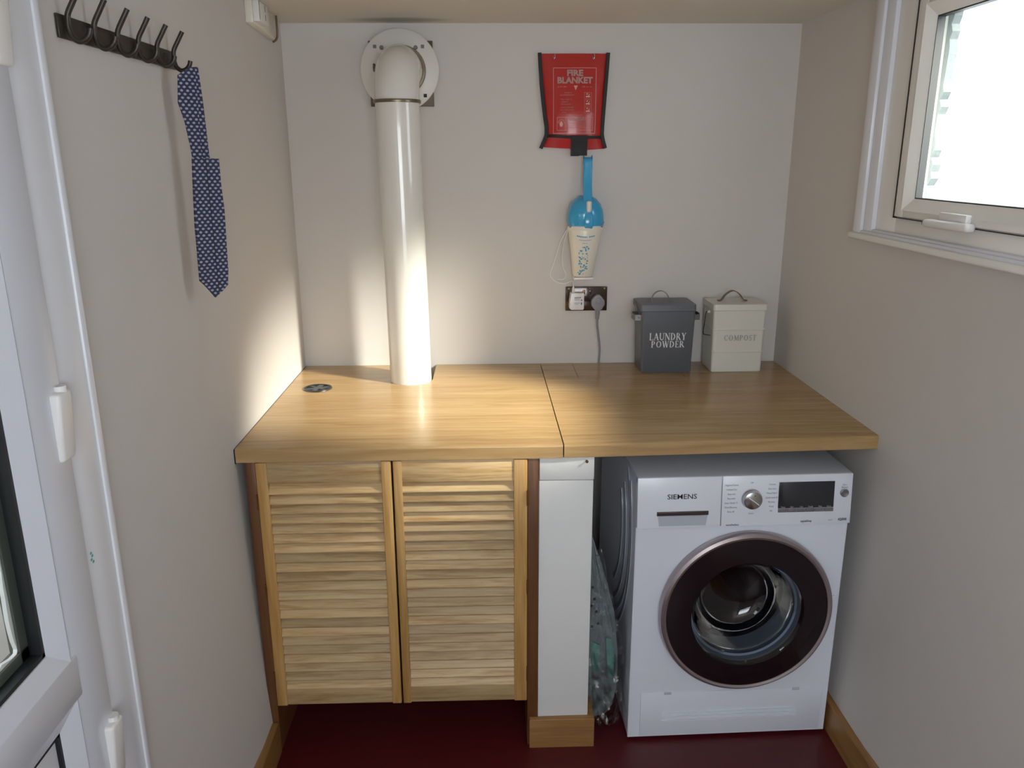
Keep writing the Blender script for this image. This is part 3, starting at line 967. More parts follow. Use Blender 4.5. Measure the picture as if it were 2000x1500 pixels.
def pouch_y(u, z):
    """front surface of the bulging pouch, u 0..1 across"""
    bulge = math.sin(PI * u) ** .6
    v = (2.027 - z) / .305
    d = .004 + .030 * min(1, v * 1.6) * (1 if v < .86 else max(.35, 1 - (v - .86) * 3.2))
    return -.004 - d * bulge


nu, nv = 16, 26
b = bmesh.new()
F = []; Bk = []
for j in range(nv + 1):
    z = 2.027 - .3049 * j / nv
    r1 = []; r0 = []
    for i in range(nu + 1):
        u = i / nu
        x = edge(z, 0) + (edge(z, 1) - edge(z, 0)) * u
        zz = z
        if j == nv:
            zz = z - .006 * math.sin(PI * u * 1.0) + (.004 if u < .5 else -.002)
        r1.append(b.verts.new((x, pouch_y(u, z), zz)))
        r0.append(b.verts.new((x, -.002, zz)))
    F.append(r1); Bk.append(r0)
for j in range(nv):
    for i in range(nu):
        b.faces.new((F[j][i], F[j][i + 1], F[j + 1][i + 1], F[j + 1][i]))
        b.faces.new((Bk[j][i], Bk[j + 1][i], Bk[j + 1][i + 1], Bk[j][i + 1]))
for i in range(nu):
    b.faces.new((F[0][i], Bk[0][i], Bk[0][i + 1], F[0][i + 1])); b.faces.new((F[nv][i], F[nv][i + 1], Bk[nv][i + 1], Bk[nv][i]))
for j in range(nv):
    b.faces.new((F[j][0], F[j + 1][0], Bk[j + 1][0], Bk[j][0])); b.faces.new((F[j][nu], Bk[j][nu], Bk[j + 1][nu], F[j + 1][nu]))
obj('pouch', b, M['red'], t, ang=60)
for side in (0, 1):
    b = bmesh.new()
    pp = []
    for j in range(nv + 1):
        z = 2.029 - .308 * j / nv
        pp.append((edge(min(2.027, max(1.722, z)), side) + (.002 if side == 0 else -.002), -.008, z))
    tube(b, pp, 0, flat=(.0115, .014, (1, 0, 0)))
    obj('side_binding', b, M['black'], t)
b = bmesh.new()
pp = []
for i in range(nu + 1):
    u = i / nu
    z = 1.764 - .004 * math.sin(PI * u) - .006 * u + (.0 if 0 < i < nu else -.006)
    x = edge(z, 0) + (edge(z, 1) - edge(z, 0)) * u
    pp.append((x, pouch_y(u, z) - .0015, z))
tube(b, pp, 0, flat=(.010, .003, (0, 0, 1)))
obj('bottom_binding', b, M['black'], t)
b = bmesh.new()
prof = [(-.041, 1.763), (-.036, 1.74), (-.030, 1.72), (-.030, 1.695)]
for x0, x1, dz in ((.967, .996, 0), (.995, 1.0235, .0015)):
    tube(b, [((x0 + x1) / 2, y, z + (dz if z < 1.7 else 0)) for y, z in prof], 0, flat=(x1 - x0, .004 + dz, (1, 0, 0)))
obj('pull_tab', b, M['black'], t)
# printed panel
pm = bmesh.new()


def pline(x0, z0, x1, z1, w=.0012):
    n = 10
    d = Vector((x1 - x0, 0, z1 - z0)); l = d.length
    nn = Vector((-d.z, 0, d.x)) / l * w / 2
    prev = None
    for i in range(n + 1):
        p = Vector((x0, 0, z0)) + d * i / n
        q = []
        for s in (-1, 1):
            r = p + nn * s
            u = (r.x - edge(r.z, 0)) / (edge(r.z, 1) - edge(r.z, 0))
            q.append(pm.verts.new((r.x, pouch_y(min(1, max(0, u)), r.z) - .0008, r.z)))
        if prev:
            pm.faces.new((prev[0], q[0], q[1], prev[1]))
        prev = q


xa, xb, zt, zb_ = .906, 1.051, 1.981, 1.770
pline(xa, zt, xb, zt); pline(xa, zb_, xb - .002, zb_); pline(xa, zt, xa + .001, zb_); pline(xb, zt, xb - .002, zb_)
xa2, xb2, zt2, zb2 = .919, 1.041, 1.822, 1.780
for q in ((xa2, zt2, xb2, zt2), (xa2, zb2, xb2, zb2), (xa2, zt2, xa2, zb2), (xb2, zt2, xb2, zb2), (.9465, zt2, .9465, zb2)):
    pline(*q, w=.0008)
for k in range(3):   # three pictograms
    zc0 = 1.893 - k * .0235
    for q in ((1.011, zc0 + .009, 1.035, zc0 + .009), (1.011, zc0 - .010, 1.035, zc0 - .010), (1.011, zc0 + .009, 1.011, zc0 - .010), (1.035, zc0 + .009, 1.035, zc0 - .010)):
        pline(*q, w=.0005)
    pline(1.016, zc0 - .004, 1.030, zc0 - .004, .004); pline(1.018, zc0 + .003, 1.0225, zc0 + .006, .003)
    pline(1.024, zc0 - .001, 1.029, zc0 + .004, .002)
# triangle mark and flame badge
for k in range(5):
    pline(.975 + k * .0012, 1.923 - k * .0028, .987 - k * .0012, 1.923 - k * .0028, .0022)
for k, w_ in enumerate((.004, .008, .011, .010, .007)):
    pline(.933 - w_ / 2, 1.808 - k * .0036, .933 + w_ / 2, 1.808 - k * .0036, .0030)
for k in range(8):
    a0 = k / 8 * PI; a1 = (k + .8) / 8 * PI
    pline(.933 + .0105 * math.cos(a0), 1.802 + .013 * math.sin(a0), .933 + .0105 * math.cos(a1), 1.802 + .013 * math.sin(a1), .0009)
items = [('FIRE', .0270, .9785, 1.9640, .0013, 1.12), ('BLANKET', .0275, .9785, 1.9405, .0013, 1.02),
         ('BS EN 1869', .0062, .935, 1.9205, 0, 1), ('SIZE 1m x 1m', .0062, 1.020, 1.9205, 0, 1),
         ('TO USE IN', .0056, .955, 1.9010, 0, 1), ('AN EMERGENCY', .0060, .952, 1.8935, 0, 1.05),
         ('PULL TAPES TO', .0056, .950, 1.8795, 0, 1), ('REMOVE', .0056, .944, 1.8715, 0, 1), ('THE BLANKET', .0056, .948, 1.8640, 0, 1),
         ('PLACE OVER FIRE', .0056, .953, 1.8535, 0, 1), ('AND LEAVE UNTIL', .0056, .952, 1.8455, 0, 1), ('COOL', .0056, .942, 1.8375, 0, 1),
         ('DO NOT RE-USE', .0060, .981, 1.8285, 0, 1),
         ('FireShield', .0150, .985, 1.8150, .0004, 1.1), ('FIRE SAFETY EQUIPMENT', .0052, .990, 1.8030, 0, 1), ('CHECK CONTENTS YEARLY', .0052, .990, 1.7960, 0, 1), ('KEEP IN AN OPEN PLACE', .0052, .990, 1.7890, 0, 1)]
tx = textz(items, (0, 0, 0))
for v in tx.verts:
    u = (v.co.x - edge(v.co.z, 0)) / (edge(v.co.z, 1) - edge(v.co.z, 0))
    v.co.y = pouch_y(min(1, max(0, u)), v.co.z) - .0010
me_ = bpy.data.meshes.new('tmp'); tx.to_mesh(me_); tx.free(); pm.from_mesh(me_); bpy.data.meshes.remove(me_)
obj('printed_panel', pm, M['print'], t, label='pale printed panel reading FIRE BLANKET')
for x, lb in ((.9085, 'left chrome cup hook holding the fire blanket pouch'), (1.0415, 'right chrome cup hook holding the fire blanket pouch')):
    b = bmesh.new()
    tube(b, [(x, 0, 2.024), (x, -.014, 2.026), (x + .0015, -.019, 2.022), (x + .001, -.021, 2.012), (x - .002, -.018, 2.008), (x - .004, -.015, 2.012), (x - .004, -.0145, 2.017)], .0016, 8, smooth=5)
    lathe(b, [(0, 0), (.004, 0), (.004, .0015), (0, .002)], (x, 0, 2.024), (0, -1, 0), 14)
    tag(obj('cup_hook', b, M['steel']), lb, 'hook')

# ---------------------------------------------------------------- handheld vacuum
t = thing('handheld_vacuum', 'sky blue and cream handheld vacuum hanging on the back wall below the pouch', 'vacuum cleaner', (1.022, 0, 1.28))
VX = 1.0205
# cream body: tapering oval barrel
b = bmesh.new()
secs = [(1.4555, .0620, .040), (1.4500, .0600, .041), (1.40, .0525, .038), (1.34, .0440, .033), (1.29, .0365, .028), (1.281, .033, .025)]
def oval(bm, secs, cx0, yb, n=36):
    rings = []
    for z, rx, ry in secs:
        cx = cx0(z)
        rings.append([bm.verts.new((cx + rx * math.cos(2 * PI * i / n), yb - ry + ry * math.sin(2 * PI * i / n), z)) for i in range(n)])
    for A, B in zip(rings, rings[1:]):
        for i in range(n):
            bm.faces.new((A[i], A[(i + 1) % n], B[(i + 1) % n], B[i]))
    bm.faces.new(rings[0]); bm.faces.new(list(reversed(rings[-1])))
oval(b, secs, lambda z: VX - .004 * (1.455 - z) / .17, -.006)
obj('dust_container', b, M['cream'], t, ang=50)
b = bmesh.new(); oval(b, [(1.4625, .0615, .041), (1.4590, .0645, .0425), (1.4500, .0635, .042), (1.446, .0605, .0412)], lambda z: VX, -.006)
obj('collar', b, M['cream'], t, ang=50)
b = bmesh.new()
oval(b, [(1.449, .0575, .040), (1.462, .0625, .0415), (1.475, .0640, .042), (1.495, .0635, .043), (1.515, .0600, .042), (1.535, .0520, .038), (1.552, .038, .031), (1.562, .020, .022)], lambda z: VX, -.006, 44)
obj('motor_housing', b, M['blue'], t, ang=60)
b = bmesh.new()
tube(b, [(1.026, -.030, 1.681), (1.026, -.037, 1.678), (1.0255, -.040, 1.65), (1.025, -.047, 1.60), (1.025, -.066, 1.545), (1.026, -.082, 1.50), (1.0265, -.086, 1.47), (1.0265, -.078, 1.455)],
     0, smooth=6, flat=(.031, .020, (1, 0, 0)))
bmesh.ops.recalc_face_normals(b, faces=list(b.faces))
bmesh.ops.bevel(b, geom=[e for e in b.edges if abs(abs((e.verts[0].co - e.verts[1].co).normalized().x)) < .3], offset=.0055, segments=3, profile=.5, affect='EDGES')
obj('handle', b, M['blue'], t, ang=50)
b = bmesh.new(); bx(b, (1.0185, -.0935, 1.508), (1.0365, -.078, 1.547), .0065, 3); obj('power_switch', b, M['disc'], t, label='grey sliding switch')
for sx_ in (-1, 1):
    b = bmesh.new()
    for k in range(3):
        a = -PI / 2 + sx_ * (1.02 + k * .10)
        x = VX + .0635 * math.cos(a); y = -.048 + .0425 * math.sin(a)
        bx(b, (x - .0035, y - .003, 1.456 + k * .006), (x + .0035, y + .003, 1.463 + k * .006))
    obj('air_slot', b, M['bluedark'], t)
b = bmesh.new(); cyl(b, (.990, -.0835, 1.4700), (.990, -.087, 1.4700), .0022, n=12); obj('catch', b, M['bluedark'], t)
b = bmesh.new()
rr = random.Random(3)
def on_body(x, z):
    for (z0, rx0, ry0), (z1, rx1, ry1) in zip(secs[1:], secs[2:]):
        if z1 <= z <= z0:
            f = (z0 - z) / (z0 - z1); rx = rx0 + (rx1 - rx0) * f; ry = ry0 + (ry1 - ry0) * f
            cx = VX - .004 * (1.455 - z) / .17
            return -.006 - ry - ry * math.sqrt(max(0, 1 - ((x - cx) / rx) ** 2)) - .0006
    return -.07
def mark(x, z, w, h):
    V = [b.verts.new((x + sx * w / 2, on_body(x + sx * w / 2, z), z + sz * h / 2)) for sx, sz in ((-1, -1), (1, -1), (1, 1), (-1, 1))]
    b.faces.new(V)
for k in range(12):
    if k != 7: mark(.990 + k * .0053, 1.424 + .0035 * ((k - 5.5) / 5.5) ** 2, .0042, .0042)
for k in range(9): mark(.998 + k * .0048, 1.412 + .002 * ((k - 4) / 4) ** 2, .0034, .002)
for k in range(3): mark(1.010 + k * .006, 1.402, .004, .002)
for k in range(70):
    x = rr.uniform(.996, 1.0295); z = rr.uniform(1.292, 1.393)
    if x < 1.004 and z > 1.37: continue
    s_ = rr.choice((.0018, .0025, .0045))
    mark(x, z, s_, s_ * rr.uniform(.7, 1.4))
for (x, z) in ((1.0025, 1.376), (1.030, 1.384), (1.024, 1.366), (1.001, 1.352), (1.027, 1.34), (1.0, 1.33), (1.016, 1.325), (1.026, 1.312), (1.012, 1.306)):
    mark(x, z, .0062, .005)
obj('printed_pattern', b, M['blueprint'], t, label='blue printed caption and dotted pattern')['kind'] = 'stuff'
b = bmesh.new(); bx(b, (.988, -.0055, 1.262), (1.052, -.0005, 1.46), .002); bx(b, (.984, -.052, 1.2705), (1.054, -.0005, 1.2795), .003)
obj('wall_bracket', b, M['whitep'], t)

# ---------------------------------------------------------------- socket, adaptor, plug, cords
t = thing('double_socket', 'glossy brown double socket plate on the back wall', 'socket', (1.0345, 0, 1.195))
b = bmesh.new(); bx(b, (.9585, -.0085, 1.151), (1.1105, -.0005, 1.240), .0025, 2); obj('face_plate', b, M['brown'], t)
for x in (1.0255, 1.048):
    b = bmesh.new(); bx(b, (x - .0045, -.0125, 1.212), (x + .0045, -.008, 1.228), .0015); obj('rocker_switch', b, M['brass'] if x < 1.04 else M['brown'], t)
for x in (.9700, 1.100):
    b = bmesh.new(); cyl(b, (x, -.008, 1.2325), (x, -.0095, 1.2325), .0032, n=14); obj('plate_screw', b, M['brass'], t)
t = thing('charger_adaptor', 'white charger adaptor plugged into the left half of the socket', 'adaptor', (.998, -.009, 1.17))
b = bmesh.new(); poly(b, [(.9755, 1.2220), (1.020, 1.2220), (1.0225, 1.2195), (1.0225, 1.1645), (1.0190, 1.1605), (.9765, 1.1605), (.9705, 1.166), (.9695, 1.177), (.9735, 1.189), (.9735, 1.2195)], -.036, Matrix.Translation((0, -.009, 0)), .003)
obj('adaptor_body', b, M['whitep'], t)
b = textz([('ADAPTOR', .0052, .999, 1.2055, .0002, 1), ('INPUT 230V', .0036, .9965, 1.2010, 0, 1), ('OUTPUT DC', .0036, .9965, 1.1965, 0, 1), ('INDOOR USE', .0036, .9965, 1.1860, 0, 1), ('CLASS II', .0036, .9955, 1.1815, 0, 1)], (0, -.0456, 0))
cyl(b, (1.0130, -.0450, 1.1965), (1.0130, -.0457, 1.1965), .0024, n=12); bx(b, (1.011, -.0457, 1.1800), (1.0145, -.045, 1.1880))
obj('printed_label', b, M['ink'], t)
b = bmesh.new()
tube(b, [(.9845, -.030, 1.220), (.9845, -.030, 1.238), (.985, -.025, 1.252), (.981, -.014, 1.262), (.952, -.010, 1.252), (.918, -.009, 1.262), (.902, -.009, 1.285), (.912, -.009, 1.318), (.925, -.01, 1.36), (.936, -.012, 1.40), (.955, -.02, 1.437), (.966, -.034, 1.455)], .0021, 8, smooth=8)
tube(b, [(.966, -.034, 1.455), (.950, -.016, 1.40), (.944, -.011, 1.35), (.948, -.010, 1.31), (.958, -.010, 1.285), (.950, -.010, 1.268), (.925, -.010, 1.268)], .0019, 8, smooth=8)
cyl(b, (.9845, -.030, 1.219), (.9845, -.030, 1.242), .0050, .0038, 14)
obj('charging_cord', b, M['whitep'], t)
t = thing('mains_plug', 'grey moulded plug in the right half of the socket', 'plug', (1.0755, -.009, 1.17))
b = bmesh.new()
poly(b, [(1.069, 1.2125), (1.080, 1.2125), (1.089, 1.204), (1.0985, 1.1905), (1.0990, 1.178), (1.0945, 1.169), (1.087, 1.163), (1.081, 1.1515), (1.069, 1.1515), (1.062, 1.163), (1.0530, 1.168), (1.0495, 1.178), (1.0505, 1.194), (1.060, 1.2055)],
     -.024, Matrix.Translation((0, -.009, 0)), .003)
obj('plug_body', b, M['greyp'], t)
b = bmesh.new(); bx(b, (1.062, -.0352, 1.176), (1.088, -.0325, 1.179), .001)
lathe(b, [(0, .0028), (.009, .0022), (.011, 0), (0, 0)], (1.0745, -.0335, 1.192), (0, -1, 0), 20)
obj('grip', b, M['greyp'], t)
b = bmesh.new(); cyl(b, (1.0755, -.021, 1.152), (1.0745, -.021, 1.122), .0078, .0058, 18)
for k in range(4): cyl(b, (1.0755 - k * .0003, -.021, 1.145 - k * .0065), (1.0755 - k * .0003, -.021, 1.143 - k * .0065), .0086 - k * .0005, n=18)
obj('strain_relief', b, M['greyp'], t)
b = bmesh.new(); tube(b, [(1.0745, -.021, 1.124), (1.0755, -.018, 1.10), (1.0815, -.012, 1.06), (1.088, -.008, 1.01), (1.0875, -.0075, .98), (1.0865, -.0065, .9535)], .0040, 10, smooth=8)
obj('mains_cord', b, M['greyp'], t)


# ---------------------------------------------------------------- storage tins
def tin_shell(bm, x0, x1, y0, y1, z0, z1, flare, r=.008, n=5, ribs=()):
    """rounded-corner rectangular can, slightly wider at the top, optional raised ribs"""
    def ring(z, g):
        P = []
        a0, a1, c0, c1 = x0 - g, x1 + g, y0 - g, y1 + g
        for cx, cy, s in ((a1 - r, c1 - r, 0), (a0 + r, c1 - r, 1), (a0 + r, c0 + r, 2), (a1 - r, c0 + r, 3)):
            for k in range(n + 1):
                a = (s + k / n) * PI / 2
                P.append(bm.verts.new((cx + r * math.cos(a), cy + r * math.sin(a), z)))
        return P
    lv = [(z0, -.002), (z0 + .003, 0)]
    for zr in ribs:
        f = (zr - z0) / (z1 - z0) * flare
        lv += [(zr - .004, f), (zr - .0015, f + .0014), (zr + .0015, f + .0014), (zr + .004, f)]
    lv += [(z1, flare)]
    R = [ring(z, g) for z, g in lv]
    for A, B in zip(R, R[1:]):
        for i in range(len(A)):
            bm.faces.new((A[i], A[(i + 1) % len(A)], B[(i + 1) % len(A)], B[i]))
    bm.faces.new(list(reversed(R[0]))); bm.faces.new(R[-1])


t = thing('storage_tin', 'slate grey metal tin lettered LAUNDRY POWDER on the right worktop', 'tin', (1.304, -.09, H))
b = bmesh.new(); tin_shell(b, 1.2165, 1.3935, -.158, -.022, H + .0006, 1.176, .0055); obj('tin_body', b, M['tin'], t)
b = bmesh.new(); tin_shell(b, 1.2040, 1.4010, -.166, -.0135, 1.1735, 1.1975, -.001, .009); obj('lid', b, M['tin'], t)
b = bmesh.new()
tube(b, [(1.2555, -.092, 1.1985), (1.2575, -.092, 1.212), (1.268, -.092, 1.228), (1.287, -.092, 1.2355), (1.306, -.092, 1.228), (1.3165, -.092, 1.212), (1.3185, -.092, 1.1985)], 0, smooth=5, flat=(.010, .0026, (0, 1, 0)))
for x in (1.2495, 1.3245): bx(b, (x - .008, -.097, 1.1975), (x + .008, -.087, 1.2), .0008)
obj('lid_handle', b, M['tinmetal'], t)
for x, s in ((1.2115, -1), (1.3985, 1)):
    b = bmesh.new()
    tube(b, [(x, -.145, 1.150), (x + s * .020, -.142, 1.150), (x + s * .024, -.125, 1.150), (x + s * .024, -.095, 1.150), (x + s * .020, -.078, 1.150), (x, -.075, 1.150)], 0, flat=(.020, .002, (0, 0, 1)))
    cyl(b, (x + s * .008, -.1415, 1.150), (x + s * .008, -.1455, 1.150), .003, n=12)
    obj('side_handle', b, M['tinmetal'], t)
b = bmesh.new()
for x, s in ((1.2025, -1),):
    tube(b, [(x, -.160, 1.165), (x - .001, -.12, 1.180), (x, -.045, 1.196)], .0016, 8, smooth=4)
tube(b, [(1.2095, -.1645, 1.170), (1.2105, -.1600, 1.10), (1.2135, -.1590, .985)], .0011, 8)
obj('hinge_wire', b, M['tinmetal'], t)
b1, w1 = serif_word('LAUNDRY', .0255, .06); bmesh.ops.transform(b1, matrix=Matrix.Translation((1.3045, -.1625, 1.0730)) @ Matrix.Diagonal((.130 / w1, 1, 1, 1)), verts=list(b1.verts))
b2, w2 = serif_word('POWDER', .0235, .06); bmesh.ops.transform(b2, matrix=Matrix.Translation((1.3055, -.1625, 1.0465)) @ Matrix.Diagonal((.1175 / w2, 1, 1, 1)), verts=list(b2.verts))
me_ = bpy.data.meshes.new('tmp'); b2.to_mesh(me_); b2.free(); b1.from_mesh(me_); bpy.data.meshes.remove(me_)
for v in b1.verts: v.co.y = -.1625 - (v.co.z - .96) / .22 * .0025 - .0008 + (v.co.y + .1625)
obj('lettering', b1, M['tinprint'], t, label='off-white lettering')

t = thing('storage_tin', 'cream enamel tin lettered COMPOST, standing by the right wall', 'tin', (1.556, -.09, H))
b = bmesh.new(); tin_shell(b, 1.4665, 1.6465, -.158, -.022, H + .0006, 1.180, .003, .012, ribs=(1.028, 1.107)); obj('tin_body', b, M['ctin'], t, ang=12)
b = bmesh.new(); tin_shell(b, 1.4600, 1.6530, -.165, -.015, 1.174, 1.1965, -.001, .012); obj('lid', b, M['ctin'], t)
b = bmesh.new()
tube(b, [(1.4935, -.088, 1.1985), (1.507, -.088, 1.2015), (1.522, -.088, 1.2215), (1.546, -.088, 1.2335), (1.570, -.088, 1.2215), (1.585, -.088, 1.2015), (1.5985, -.088, 1.1985)], 0, smooth=5, flat=(.016, .0030, (0, 1, 0)))
obj('lid_handle', b, M['bronze'], t)
b = bmesh.new(); cyl(b, (1.465, -.105, 1.162), (1.455, -.105, 1.162), .0055, .0045, 16); obj('handle_boss', b, M['ctin'], t)
b = bmesh.new(); tube(b, [(1.455, -.106, 1.162), (1.449, -.110, 1.160), (1.441, -.125, 1.120), (1.437, -.132, 1.092), (1.441, -.134, 1.086), (1.4625, -.136, 1.083)], .0015, 8, smooth=4); obj('carry_handle', b, M['wire'], t)
b1, w1 = serif_word('COMPOST', .0205, .10); bmesh.ops.transform(b1, matrix=Matrix.Translation((1.5610, -.1612, 1.0680)) @ Matrix.Diagonal((.115 / w1, 1, 1, 1)), verts=list(b1.verts))
for v in b1.verts: v.co.y -= .0010
obj('lettering', b1, M['cprint'], t, label='faint grey lettering')

# ---------------------------------------------------------------- hook rail on the left wall
t = thing('hook_rail', 'dark iron coat rail with six double hooks on the left wall', 'coat rack', (0, -1.25, 1.885))
b = bmesh.new()
bx(b, (.001, -1.512, 1.8770), (.0055, -1.012, 1.9130), .001)
obj('back_bar', b, M['iron'], t)
for y in (-1.425, -1.075):
    b = bmesh.new(); lathe(b, [(0, .003), (.004, .0025), (.0065, 0), (0, 0)], (.0055, y, 1.899), (1, 0, 0), 16); obj('screw', b, M['hole'], t)
b = bmesh.new()
hp = [(.0350, 1.9510), (.0235, 1.9320), (.0140, 1.9160), (.0118, 1.905), (.0120, 1.891), (.0160, 1.880), (.0255, 1.8735), (.0360, 1.8765), (.0430, 1.884), (.0460, 1.893)]
cp = catmull([(x, 0, z) for x, z in hp], 6)
rad = [.0047] * len(cp)
tube(b, cp, rad, 12)
bmesh.ops.translate(b, vec=(0, 0, 0), verts=list(b.verts))
hm = mesh_of('double_hook', b, M['iron'])
for k in range(6):
    s = bpy.data.objects.new('double_hook', hm); COL.objects.link(s); s.parent = t
    y = -1.492 + k * .0905
    s.location = Vector((0, y, 0)) - Vector((0, -1.25, 1.885)) + Vector((0, 0, 0))

# ---------------------------------------------------------------- dotted fabric loop
t = thing('fabric_strap', 'folded navy fabric strap with pale dots and a pointed end, hanging from the hook rail', 'fabric strap', (.03, -1.09, 1.88), math.radians(42))
MT = Matrix.Identity(4)
def fab(name, pts, y, th, lab=None):
    b = bmesh.new()
    poly(b, [(x, z - 1.88) for x, z in pts], th, Matrix.Translation((0, y, 0)), .0015)
    return obj(name, b, M['fabric'], t, world_space=False, label=lab)
fab('front_fold', [(.0014, 1.8595), (.0282, 1.8764), (.0400, 1.8785), (.0385, 1.80), (.0360, 1.72), (.0345, 1.690), (.0140, 1.690), (.0125, 1.72), (.0068, 1.7648), (-.004, 1.8055)], -.006, .004)
fab('rear_fold', [(.0300, 1.8770), (.0507, 1.8799), (.0535, 1.8080), (.0563, 1.690), (.020, 1.690), (.028, 1.78)], .002, .004)
fab('lower_end', [(.0131, 1.6934), (.0712, 1.6911), (.0700, 1.6362), (.0720, 1.58), (.0667, 1.443), (.0637, 1.4139), (.050, 1.402), (.0318, 1.3881), (.024, 1.403), (.0007, 1.4287), (.0040, 1.5503), (.0090, 1.63)], -.011, .010)
b = bmesh.new(); bx(b, (.0395, -.0118, 1.40 - 1.88), (.0408, -.0107, 1.6910 - 1.88)); obj('seam', b, M['hole'], t, world_space=False)

# ---------------------------------------------------------------- white junction box near the ceiling
t = thing('junction_box', 'white and cream electrical box high on the left wall, touching the ceiling', 'electrical box', (0, -.3, 2.05))
b = bmesh.new(); bx(b, (.0005, -.415, 2.062), (.022, -.180, ZC - .001), .002, fn=lambda c: (c.x, c.y, c.z - (.014 if (c.y > -.2 and c.z < 2.1) else 0))); obj('backing_box', b, M['cream'], t)
b = bmesh.new(); bx(b, (.022, -.410, 2.066), (.040, -.305, ZC - .001), .002); obj('cover', b, M['whitep'], t)
for y, z0, z1 in ((-.345, 2.076, 2.092), (-.345, 2.100, 2.117), (-.4075, 2.070, 2.12)):
    b = bmesh.new(); bx(b, (.0398, y - .001, z0), (.0406, y + .001, z1)); obj('vent_slot', b, M['hole'], t)
b = bmesh.new(); tube(b, [(.026, -.156, ZC - .002), (.026, -.156, 2.07), (.020, -.150, 2.052), (.008, -.150, 2.044)], .0035, 8, smooth=4); obj('cable', b, M['bronze'], t)

# ---------------------------------------------------------------- washing machine
ya = .0239
t = thing('washing_machine', 'white front-loading washing machine with a smoked round door under the right worktop', 'washing machine', (1.0815, -.8724, 0), ya)
MW, MH, MD = .600, .848, .59


def mo(name, b, mat, parent=None, label=None, ang=35):
    return obj(name, b, mat, parent or t, world_space=False, label=label, ang=ang)


DC = (.3215, .437)        # door centre (x, z)
# body shell with the porthole cut through the front
b = bmesh.new()
z0, z1 = .012, MH - .018
n = 64
hole_r = .150
ring_f = []; rect = []
def on_rect(a):
    dx, dz = math.cos(a), math.sin(a)
    ts = []
    if dx > 1e-9: ts.append((MW - DC[0]) / dx)
    if dx < -1e-9: ts.append((0 - DC[0]) / dx)
    if dz > 1e-9: ts.append((.700 - DC[1]) / dz)
    if dz < -1e-9: ts.append((z0 - DC[1]) / dz)
    k = min(x for x in ts if x > 0)
    return (DC[0] + dx * k, DC[1] + dz * k)
angs = sorted([2 * PI * i / n for i in range(n)] + [math.atan2(q[1] - DC[1], q[0] - DC[0]) % (2 * PI) for q in ((0, z0), (MW, z0), (MW, .700), (0, .700))])
R0 = [b.verts.new((DC[0] + hole_r * math.cos(a), 0, DC[1] + hole_r * math.sin(a))) for a in angs]
R1 = [b.verts.new((on_rect(a)[0], 0, on_rect(a)[1])) for a in angs]
for i in range(len(angs)):
    j = (i + 1) % len(angs)
    b.faces.new((R0[i], R0[j], R1[j], R1[i]))
mo('front_panel', b, M['mach'])
b = bmesh.new()
bx(b, (0, .001, z0), (.004, MD, MH - .022)); bx(b, (MW - .004, .001, z0), (MW, MD, MH - .022)); bx(b, (.004, MD - .004, z0), (MW - .004, MD, MH - .022)); bx(b, (.004, .001, z0), (MW - .004, MD - .004, z0 + .004))
for x in (.002, MW - .002):      # rounded front corners
    cyl(b, (x, .003, z0), (x, .003, .700), .0036, n=12)
mo('side_panels', b, M['mach'])
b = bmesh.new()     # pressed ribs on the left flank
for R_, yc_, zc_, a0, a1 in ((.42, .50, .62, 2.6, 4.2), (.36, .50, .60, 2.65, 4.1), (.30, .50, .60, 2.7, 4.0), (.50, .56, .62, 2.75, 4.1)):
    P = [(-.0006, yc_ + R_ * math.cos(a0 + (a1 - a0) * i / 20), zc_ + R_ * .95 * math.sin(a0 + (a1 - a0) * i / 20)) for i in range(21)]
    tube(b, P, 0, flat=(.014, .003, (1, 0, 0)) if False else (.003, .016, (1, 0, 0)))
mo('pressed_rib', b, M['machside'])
b = bmesh.new(); bx(b, (-.001, .004, MH - .022), (MW + .001, MD + .002, MH), .003); mo('top_lid', b, M['machtop'])
for x in (.05, .55):
    for y in (.05, .54):
        b = bmesh.new(); cyl(b, (x, y, 0), (x, y, .013), .02, n=18); mo('foot', b, M['gasket'])


def fas(bm, x0, x1, z0, z1, y_extra=0, bev=.002):
    """piece of the sloping control fascia: sticks out further at its lower edge"""
    def f(c):
        k = (MH - c.z) / .15
        return (c.x, c.y - (.012 * k if c.y < .005 else 0) - (y_extra if c.y < .005 else 0), c.z)
    bx(bm, (x0, 0, z0), (x1, .03, z1), bev, fn=f)


def fy(z): return -.012 * (MH - z) / .15


b = bmesh.new(); fas(b, .2345, MW + .001, .702, MH - .001); fa = mo('control_fascia', b, M['fascia'])
b = bmesh.new(); fas(b, -.001, .2325, .702, MH - .001); drw = mo('detergent_drawer', b, M['fascia'])
b = bmesh.new(); bx(b, (.0535, fy(.745) - .003, .738), (.1975, fy(.745) + .01, .7495), .001); mo('handle_strip', b, M['slotb'], drw)
b = bmesh.new()
# finger recess: a sloping scoop built as a frame with inner faces
x0_, x1_, zt_, zb_2 = .0560, .1950, .7375, .7080
yb_ = fy(.72) - .0015
P = [(x0_, yb_, zt_), (x1_, yb_, zt_), (x1_ - .004, yb_, zb_2), (x0_ + .004, yb_, zb_2), (x0_ + .008, yb_ + .0005, zt_ - .002), (x1_ - .008, yb_ + .0005, zt_ - .002), (x1_ - .010, yb_ - .002, zb_2 + .005), (x0_ + .010, yb_ - .002, zb_2 + .005)]
V = [b.verts.new(p) for p in P]
for f in ((0, 1, 5, 4), (1, 2, 6, 5), (2, 3, 7, 6), (3, 0, 4, 7), (4, 5, 6, 7)): b.faces.new([V[i] for i in f])
mo('finger_recess', b, M['machtop'], drw)


def fat(items, mat, name, parent, lab=None, kind=None):
    b = textz(items, (0, 0, 0))
    for v in b.verts: v.co.y = fy(v.co.z) - .0008
    return mo(name, b, mat, parent, lab)


